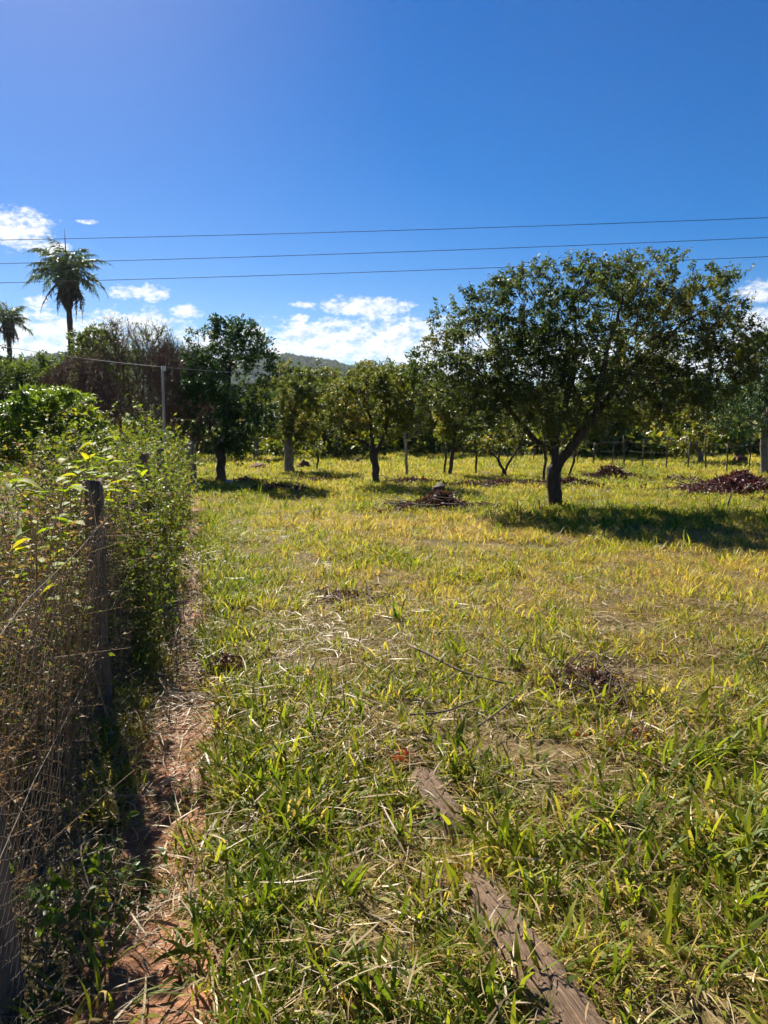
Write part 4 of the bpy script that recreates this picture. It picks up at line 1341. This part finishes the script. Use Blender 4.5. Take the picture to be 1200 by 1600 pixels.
# low green weed with ovate leaves at the foot of the near post
def weed(label, p, h, ns, leaf, nl, seed):
    rng = np.random.default_rng(seed)
    c = onground(p)
    t = thing('leafy_weed', label, 'weed', c)
    st = np.tile(c, (ns, 1)) + rng.normal(0, .04, (ns, 3)) * [1, 1, 0]
    stems_and_leaves(rng, st, h * rng.uniform(.6, 1, ns), rng.uniform(.2, .8, ns), leaf, nl, M['leaf_bush'], M['stem_green'], c, t, .003, (.25, 1), .6, shoots=2, detail=3, side=.07)
    return t


weed('low weed with broad green leaves near the bottom left corner', G(115, 1490), .30, 9, .05, 11, 371)
weed('small broad leaved weed between the nearest post and the path', G(190, 1405), .16, 6, .035, 9, 372)

# round glossy bush behind the fence
rng = np.random.default_rng(380)
Yb = 9.6
bc = onground((P(82, 700, Yb)[0], Yb))
tree('round_bush', 'round glossy dark green bush behind the hedge at left', bc, [[bc, bc + np.array([0, 0, .5])]],
     [px_ell(80, 655, 72, 52, Yb, .7), px_ell(60, 690, 70, 48, Yb, .7), px_ell(115, 672, 45, 45, Yb, .5), px_ell(20, 690, 45, 40, Yb, .6), px_ell(140, 690, 30, 35, Yb, .45)],
     1700, .075, 14000, M['leaf_bush'], M['bark_dark'], .06, 381, wr=.34, step=.09, clump=0, droop=.6, category='bush', sag=.3, tl=.12, cfreq=3)

# ------------------------------------------------------------------ utility pole and wires
yp = 19.0
pb = onground((P(257, 690, yp)[0], yp))
ptop = P(254, 572, yp)
t = thing('utility_pole', 'thin pale wooden pole carrying a wire behind the hedge', 'pole', pb)
mb = MB(); zz = np.linspace(0, 1, 12)
mb.tube(pb + (ptop - pb) * zz[:, None] + np.array([0, 0, -.2])[None] * (1 - zz[:, None]), .042 - .01 * zz, 9, .5, True, .03, np.random.default_rng(1))
mesh_obj(mb, 'shaft', M['pole_grey'], t, pb)
m_cer = rough_mat('insulator_white', (.6, .58, .55), (.72, .7, .66), 4, bump=.05, rough=.35)
mb = MB(); mb.tube([ptop + [.05, -.02, -.12], ptop + [.05, -.02, -.08], ptop + [.05, -.02, -.05], ptop + [.05, -.02, .0]], [.03, .045, .03, .035], 9, .5, True)
mesh_obj(mb, 'insulator', m_cer, t, pb)


def wire(label, name, pts, r, mat, sag=0, n=40):
    """cable through the given points, sagging between them"""
    mb = MB(); C = []
    pts = [np.asarray(p, float) for p in pts]
    for a, b in zip(pts[:-1], pts[1:]):
        s = np.linspace(0, 1, n)
        q = a + (b - a) * s[:, None]; q[:, 2] -= sag * 4 * s * (1 - s)
        C.append(q if not C else q[1:])
    C = np.vstack(C)
    mb.tube(C, r, 5, .5, False)
    o = link(name, mb.mesh(name, mat, C[len(C) // 2]), None, C[len(C) // 2])
    o['label'] = label; o['category'] = 'wire'
    return o


wire('sagging service wire running from the utility pole to both sides', 'service_wire', [P(-160, 505, 30), ptop + np.array([.05, -.02, -.03]), P(690, 578, 26)], .008, m_alu, .18)
for q, (yl, yr, lab) in enumerate(((374, 340, 'uppermost of the three power lines crossing the sky'), (411, 371, 'middle of the three power lines crossing the sky'), (441, 401, 'lowest of the three power lines crossing the sky'))):
    a = P(0, yl - 12, 27.5); b = P(1200, yr - 13, 25.0); d = b - a
    wire(lab, 'power_line', [a - d * .7, b + d * .6], .0095, m_steel, .33, 80)

# ------------------------------------------------------------------ far wire fence
pa = onground(G(1215, 746)); pb_ = onground(G(650, 711))
L = np.linalg.norm(pb_ - pa); n = int(L / .85)
t = thing('pasture_fence', 'distant wire fence with many thin wooden posts across the pasture', 'fence', pa)
base_m = wood_post(0, 0, 1.12, .032, (0, 0), 391, .12, 7, 6); base_z = gz(0, 0)
pm = base_m.mesh('post', M['stake_wood'], (0, 0, base_z))
rg = random.Random(9)
for i in range(n + 1):
    s = i / n + rg.uniform(-.2, .2) / n
    p = pa + (pb_ - pa) * s; p[2] = gz(p[0], p[1])
    o = link('post', pm, t, p - pa); o.rotation_euler = (rg.uniform(-.07, .07), rg.uniform(-.07, .07), rg.uniform(0, 6)); o.scale = (rg.uniform(.7, 1.2),) * 2 + (rg.uniform(.85, 1.1),)
for h in (.3, .6, .95):
    s = np.linspace(0, 1, 60)[:, None]; q = pa + (pb_ - pa) * s; q[:, 2] = ground_z(q[:, 0], q[:, 1]) + h
    mb = MB(); mb.tube(q, .005, 4, .5, False); mesh_obj(mb, 'wire', m_wire, t, pa)


# ------------------------------------------------------------------ brush piles, mounds, stump, stake
def brush(label, px, py, rx, h, mat, seed, n=1500, leaf=.09, nb=26, ry=None, name='brush_pile'):
    rng = np.random.default_rng(seed)
    c = onground(G(px, py)); k = c[1] / 1202
    rx = rx * k * 1.12; ry = (ry or rx * .55) * 1.2; h = h * (.42 if c[1] > 6 else .8)
    t = thing(name, label, 'brush', c)
    a = rng.uniform(0, 6.28, nb); r = np.sqrt(rng.random(nb)) * .8
    A0 = np.stack([r * np.cos(a) * rx, r * np.sin(a) * ry, rng.uniform(.02, h * .7, nb)], 1)
    d = rng.normal(0, 1, (nb, 3)) * [1, 1, .35]; A1 = A0 + norm(d) * rng.uniform(.3, .9, nb)[:, None] * min(rx, 1.2); A1[:, 2] = np.clip(A1[:, 2], .02, h * 1.25)
    mb = MB()
    for p, q in zip(A0, A1):
        m = (p + q) / 2 + rng.normal(0, .05, 3); mb.tube([p, m, q], np.array([.014, .010, .004]) * (1 if leaf > .06 else .3), 4, .5, False)
    link('branches', mb.mesh('branches', M['twig_brown']), t, kind='stuff')
    a = rng.uniform(0, 6.28, n); r = np.minimum(np.abs(rng.normal(0, .78, n)) + .1 * rng.random(n), 2.0)
    px_ = r * np.cos(a) * rx; py_ = r * np.sin(a) * ry
    lump = fbm(np.stack([px_ * 1.6, py_ * 1.6], 1) + seed, seed, 2)
    z = h * np.clip((1.15 - r) * (lump * 2.0), .04, 1.5) * np.sqrt(rng.random(n))
    zg = ground_z(c[0] + px_, c[1] + py_) - c[2]
    Pn = np.stack([px_, py_, z + zg], 1)
    link('dead_leaves', leaf_mesh('dead_leaves', Pn, rng.normal(0, 1, (n, 3)), leaf * rng.uniform(.5, 1.3, n), .5, rng, mat, None, detail=2, droop=.6, fold=.7, up=0), t, kind='stuff')
    return t


brush('wide maroon heap of dead leaves and branches at the right edge', 1160, 768, 95, .95, M['leaf_maroon'], 401, 7000, .12, 80, 1.3)
brush('dark reddish brush heap just right of the large tree trunk, farther back', 952, 748, 42, .62, M['leaf_dead'], 402, 2000, .12, 30)
brush('brown brush heap with cut branches between the middle tree and the large tree', 690, 796, 76, .55, M['leaf_dead'], 403, 3400, .08, 60)
brush('dark leafy heap under the thin pale tree', 640, 756, 42, .40, M['leaf_dead'], 404, 1800, .11, 24)
brush('scattered reddish heap left of the middle tree', 430, 768, 52, .22, M['leaf_dead'], 405, 900, .12, 24)
brush('small dark red heap beside the pale stone under the dark tree', 385, 756, 24, .30, M['leaf_dead'], 406, 900, .11, 14)
brush('low dark heap under the V forked tree', 790, 757, 62, .26, M['leaf_dead'], 407, 1500, .10, 26)
brush('low brown heap behind the large tree trunk', 880, 758, 48, .36, M['leaf_dead'], 408, 1500, .10, 22)
brush('thin reddish litter heap left of the middle tree, farther back', 505, 752, 56, .24, M['leaf_dead'], 409, 900, .12, 22)
brush('dark heap just right of the slender young tree', 735, 762, 30, .26, M['leaf_dead'], 410, 800, .10, 16)
brush('small leaf heap behind the maroon heap by the fence posts', 1065, 752, 40, .30, M['leaf_dead'], 411, 700, .12, 18)
# dead clumps in the near grass
brush('dark dead weed clump in the near grass left of centre', 535, 942, 75, .17, M['leaf_dead'], 421, 600, .05, 70, .45, 'dead_clump')
brush('dark twiggy dead clump in the near grass at right', 930, 1085, 85, .2, M['leaf_dead'], 422, 650, .04, 110, .4, 'dead_clump')
brush('brown withered patch in the grass beyond the path edge', 352, 1058, 50, .14, M['leaf_dead'], 423, 450, .04, 40, .26, 'dead_clump')
brush('scatter of red dry leaves on the grass at right', 1005, 1162, 62, .05, M['leaf_red'], 424, 150, .042, 8, .12, 'leaf_scatter')
brush('few orange red dry leaves at the upper end of the log', 636, 1196, 18, .06, M['leaf_red'], 425, 26, .05, 3, .06, 'leaf_scatter')


def lump(label, name, px, py, rx, h, mat, seed, cat, ry=None, Y=None):
    rng = np.random.default_rng(seed)
    c = onground(G(px, py)); k = c[1] / 1202; rx *= k; ry = ry or rx * .8
    nu, nv = 22, 9
    u = np.arange(nu) * 2 * np.pi / nu; v = np.linspace(0, 1, nv)
    Uu, Vv = np.meshgrid(u, v)
    p = np.stack([np.cos(Uu) * (1 - Vv) ** .6, np.sin(Uu) * (1 - Vv) ** .6, Vv], -1).reshape(-1, 3)
    nz = fbm(p * 3 + seed, seed, 3)[:, None] - .5
    p = p * (1 + .9 * nz) * [rx, ry, h]; p[:nu, 2] = -.06
    i = np.arange(nv - 1)[:, None] * nu; j = np.arange(nu)[None]; kk = (j + 1) % nu
    F = np.stack([i + j, i + kk, i + nu + kk, i + nu + j], -1).reshape(-1, 4)
    o = link(name, mesh_np(name, p, [F], mat), None, c); o['label'] = label; o['category'] = cat
    return o


M['stone'] = rough_mat('pale_stone', (.34, .31, .27), (.55, .52, .47), 6, bump=.5)
lump('long pale stone in the grass beside the dark tree', 'stone', 359, 756, 15, .13, M['stone'], 431, 'stone', .22)
lump('reddish earth mound in the far meadow left of the middle tree', 'earth_mound', 475, 732, 12, .32, M['mound'], 432, 'mound')
lump('earth mound behind the fence posts near the right edge', 'earth_mound', 1157, 727, 14, .5, M['mound'], 433, 'mound')
lump('low reddish mound beside the stout grey trunk, farther back', 'earth_mound', 405, 732, 18, .22, M['mound'], 434, 'mound')
lump('small dark mound in the far meadow straight behind the middle tree', 'earth_mound', 560, 728, 14, .22, M['mound'], 435, 'mound')


# charred stump in the brown heap
c = onground(G(684, 786)); t = thing('tree_stump', 'dark round stump rising from the brown brush heap', 'stump', c)
mb = wood_post(c[0], c[1], .36, .12, (.05, -.1), 441, .12, 12, 9, .05); mesh_obj(mb, 'trunk', M['bark_dark'], t, c)
mb = MB(); mb.tube([c + [.1, 0, .1], c + [.3, -.05, .2], c + [.55, -.1, .32]], [.03, .02, .008], 6, .5, True); mesh_obj(mb, 'cut_branch', M['bark_grey'], t, c)
c = onground(G(1135, 800)); mb = MB(); mb.tube([c - [0, 0, .1], c + [.03, 0, .18], c + [.08, 0, .36]], [.017, .016, .011], 7, .5, True, .08, np.random.default_rng(3))
o = link('stake', mb.mesh('stake', M['stake_wood'], c), None, c); o['label'] = 'short leaning stake in the shaded grass at right'; o['category'] = 'stake'
for q, (x0, y0, x1, y1, r, hz, lab, mt) in enumerate(((1180, 786, 1212, 760, .02, .28, 'forked dry branch sticking up beside the maroon heap', 'twig_brown'),)):
    c = onground(G(x0, y0)); b = P(x1, y1, c[1])
    mb = MB(); mb.tube([c - [0, 0, .05], (c + b) / 2 + [0, 0, .03], b], [r, r * .7, r * .3], 6, .5, True)
    o = link('dead_branch', mb.mesh('dead_branch', M[mt], c), None, c); o['label'] = lab; o['category'] = 'branch'

# ------------------------------------------------------------------ the half-buried log
def log_material():
    m, T, out = new_mat('weathered_log')
    tc = T.add('ShaderNodeAttribute', attribute_name='along'); tr = T.add('ShaderNodeAttribute', attribute_name='round')
    cv = T.add('ShaderNodeCombineXYZ'); T.l.new(tc.outputs['Fac'], cv.inputs[0]); T.l.new(tr.outputs['Fac'], cv.inputs[1])
    mp = T.add('ShaderNodeMapping'); mp.inputs['Scale'].default_value = (2.2, 34, 1); T.l.new(cv.outputs[0], mp.inputs[0])
    n = T.noise(mp.outputs[0], 1.6, 7, .62, .6)
    mp2 = T.add('ShaderNodeMapping'); mp2.inputs['Scale'].default_value = (9, 7, 1); T.l.new(cv.outputs[0], mp2.inputs[0])
    n2 = T.noise(mp2.outputs[0], 1.5, 5, .6)
    c = T.ramp(n, [(.32, (.06, .036, .022)), (.46, (.2, .125, .075)), (.56, (.29, .195, .125)), (.7, (.42, .31, .215))])
    c = T.mix(T.ss(n2, .5, .72), c, (.30, .18, .105))
    pr = T.add('ShaderNodeBsdfPrincipled'); T.l.new(c, pr.inputs['Base Color']); pr.inputs['Roughness'].default_value = .8; pr.inputs['Specular IOR Level'].default_value = .25
    bp = T.add('ShaderNodeBump'); bp.inputs['Strength'].default_value = .9; bp.inputs['Distance'].default_value = .012
    T.l.new(n, bp.inputs['Height']); T.l.new(bp.outputs[0], pr.inputs['Normal']); T.l.new(pr.outputs[0], out.inputs['Surface'])
    return m


def build_log():
    rng = np.random.default_rng(451)
    nl, nr = 190, 40
    s = np.linspace(0, 1, nl)
    seg = np.concatenate([[0], np.cumsum(np.linalg.norm(np.diff(LOG_C, axis=0), axis=1))]); tot = seg[-1]
    C = np.stack([np.interp(s * tot, seg, LOG_C[:, k]) for k in range(3)], 1)
    for _ in range(12): C[1:-1] = (C[:-2] + 2 * C[1:-1] + C[2:]) / 4
    C[:, 2] = ground_z(C[:, 0], C[:, 1]) + .014 - .075 * np.exp(-((s - .40) / .07) ** 2) + .008 * np.sin(s * 9)
    R = np.interp(s * tot, seg, LOG_R)
    R = R * np.interp(s, [0, .03, .06, 1], [.15, .7, 1, 1])
    t = norm(np.gradient(C, axis=0)); side = norm(np.cross(t, [0, 0, 1.])); up = np.cross(side, t)
    a = np.linspace(-.12, 1.12, nr) * np.pi
    Aa, Ss = np.meshgrid(a, s)
    al = Ss * tot
    q = np.stack([al.ravel() * 2.2, Aa.ravel() * 3.5], 1)
    grain = fbm(np.stack([al.ravel() * 3.5, Aa.ravel() * 13], 1), 453, 3) - .5
    big = fbm(q, 455, 2) - .5
    # cross checks: plates of wood lifted apart by cracks
    cr = np.abs(fbm(np.stack([al.ravel() * 9 + big * 4, Aa.ravel() * 1.6], 1), 457, 2) - .5)
    lng = np.abs(fbm(np.stack([al.ravel() * 1.6, Aa.ravel() * 5 + big * 2], 1), 459, 2) - .5)
    crack = -.009 * np.exp(-(cr / .012) ** 2) - .020 * np.exp(-(lng / .02) ** 2)
    rr = (np.repeat(R, nr) * (1 + .6 * big) + .02 * grain + crack)
    ca, sa = np.cos(Aa).ravel(), np.sin(Aa).ravel()
    V = np.repeat(C, nr, 0) + np.repeat(side, nr, 0) * (ca * rr * 1.08)[:, None] + np.repeat(up, nr, 0) * (sa * rr * .62)[:, None]
    i = np.arange(nl - 1)[:, None] * nr + np.arange(nr - 1)[None]
    F = np.stack([i, i + 1, i + nr + 1, i + nr], -1).reshape(-1, 4)
    c = C[nl // 3].copy()
    o = link('fallen_log', mesh_np('fallen_log', V - c, [F], log_material(), {'along': al.ravel(), 'round': Aa.ravel()}), None, c)
    o['label'] = 'weathered cracked log half buried in the near grass'; o['category'] = 'log'


build_log()

# ------------------------------------------------------------------ sticks and stalks near the camera
def stick(label, name, pts, r, mat, cat='stick', bend=0):
    pts = np.array([G(*p) if len(p) == 2 else G(p[0], p[1], p[2]) for p in pts])
    zoff = pts[:, 2].copy()
    s = np.linspace(0, 1, 12); k = np.linspace(0, 1, len(pts))
    C = np.stack([np.interp(s, k, pts[:, q]) for q in range(3)], 1)
    C[1:-1] = (C[:-2] + 2 * C[1:-1] + C[2:]) / 4
    C[:, 2] = ground_z(C[:, 0], C[:, 1]) + np.interp(s, k, zoff) + r
    rng = np.random.default_rng(int(abs(pts[0, 0]) * 1000))
    mb = MB(); mb.tube(C, np.linspace(r, r * .55, 12), 7, .5, True, .06, rng)
    o = link(name, mb.mesh(name, M[mat], C[0]), None, C[0]); o['label'] = label; o['category'] = cat
    return o


stick('thick peeled stick lying across the red path', 'dry_stick', [(203, 1452, .03), (245, 1412, .035), (285, 1370, .03), (312, 1340, .02)], .0115, 'straw_stick')
stick('long thin dry stalk running from the path into the grass', 'dry_stalk', [(232, 1458, .03), (320, 1392, .04), (420, 1325, .06), (520, 1240, .08)], .0042, 'straw_stick', 'stalk')
stick('second thin dry stalk beside the long one on the path', 'dry_stalk', [(250, 1462, .02), (330, 1400, .04), (400, 1345, .05)], .0036, 'straw_stick', 'stalk')
stick('pale bent stem arching up by the nearest post', 'bent_stem', [(152, 1420, .02), (142, 1385, .06), (128, 1340, .12), (124, 1305, .16), (150, 1292, .16)], .0048, 'straw_stick', 'stem')
stick('thin pale stalk leaning below the bent stem', 'dry_stalk', [(70, 1440, .03), (90, 1385, .07), (122, 1345, .10)], .0034, 'straw_stick', 'stalk')
stick('dark thin branch lying in the grass right of centre', 'fallen_branch', [(640, 1022, .05), (700, 1050, .06), (780, 1075, .05), (800, 1078, .03)], .008, 'twig_brown', 'branch')
stick('thin grey branch lying in the grass above the log', 'fallen_branch', [(640, 1128, .05), (700, 1122, .06), (745, 1102, .06)], .006, 'twig_brown', 'branch')
stick('long fallen twig slanting up through the grass right of the log end', 'fallen_branch', [(745, 1150, .05), (800, 1105, .07), (830, 1075, .08)], .005, 'twig_brown', 'branch')
stick('pale twig leaning out of the netting above the post foot', 'dry_stalk', [(120, 1112, .02), (138, 1070, .12), (156, 1034, .2)], .004, 'straw_stick', 'stalk')

# ------------------------------------------------------------------ haze: the air between here and the hill
def haze():
    m = bpy.data.materials.new('haze_air'); m.use_nodes = True
    T = NT(m.node_tree); T.n.clear()
    out = T.add('ShaderNodeOutputMaterial')
    pv = T.add('ShaderNodeVolumePrincipled')
    pv.inputs['Color'].default_value = (.70, .84, 1.0, 1)
    pv.inputs['Density'].default_value = .00011
    pv.inputs['Anisotropy'].default_value = .35
    T.l.new(pv.outputs[0], out.inputs['Volume'])
    x0, x1, y0, y1, z0, z1 = -1530, 1530, -45, 1530, -8, 125
    V = [(x0, y0, z0), (x1, y0, z0), (x1, y1, z0), (x0, y1, z0), (x0, y0, z1), (x1, y0, z1), (x1, y1, z1), (x0, y1, z1)]
    F = [(0, 3, 2, 1), (4, 5, 6, 7), (0, 1, 5, 4), (1, 2, 6, 5), (2, 3, 7, 6), (3, 0, 4, 7)]
    link('haze', mesh_np('haze', np.array(V, float), [np.array(F)], m, None, False), kind='stuff', label='thin bluish haze over the distant hill', category='haze')


haze()
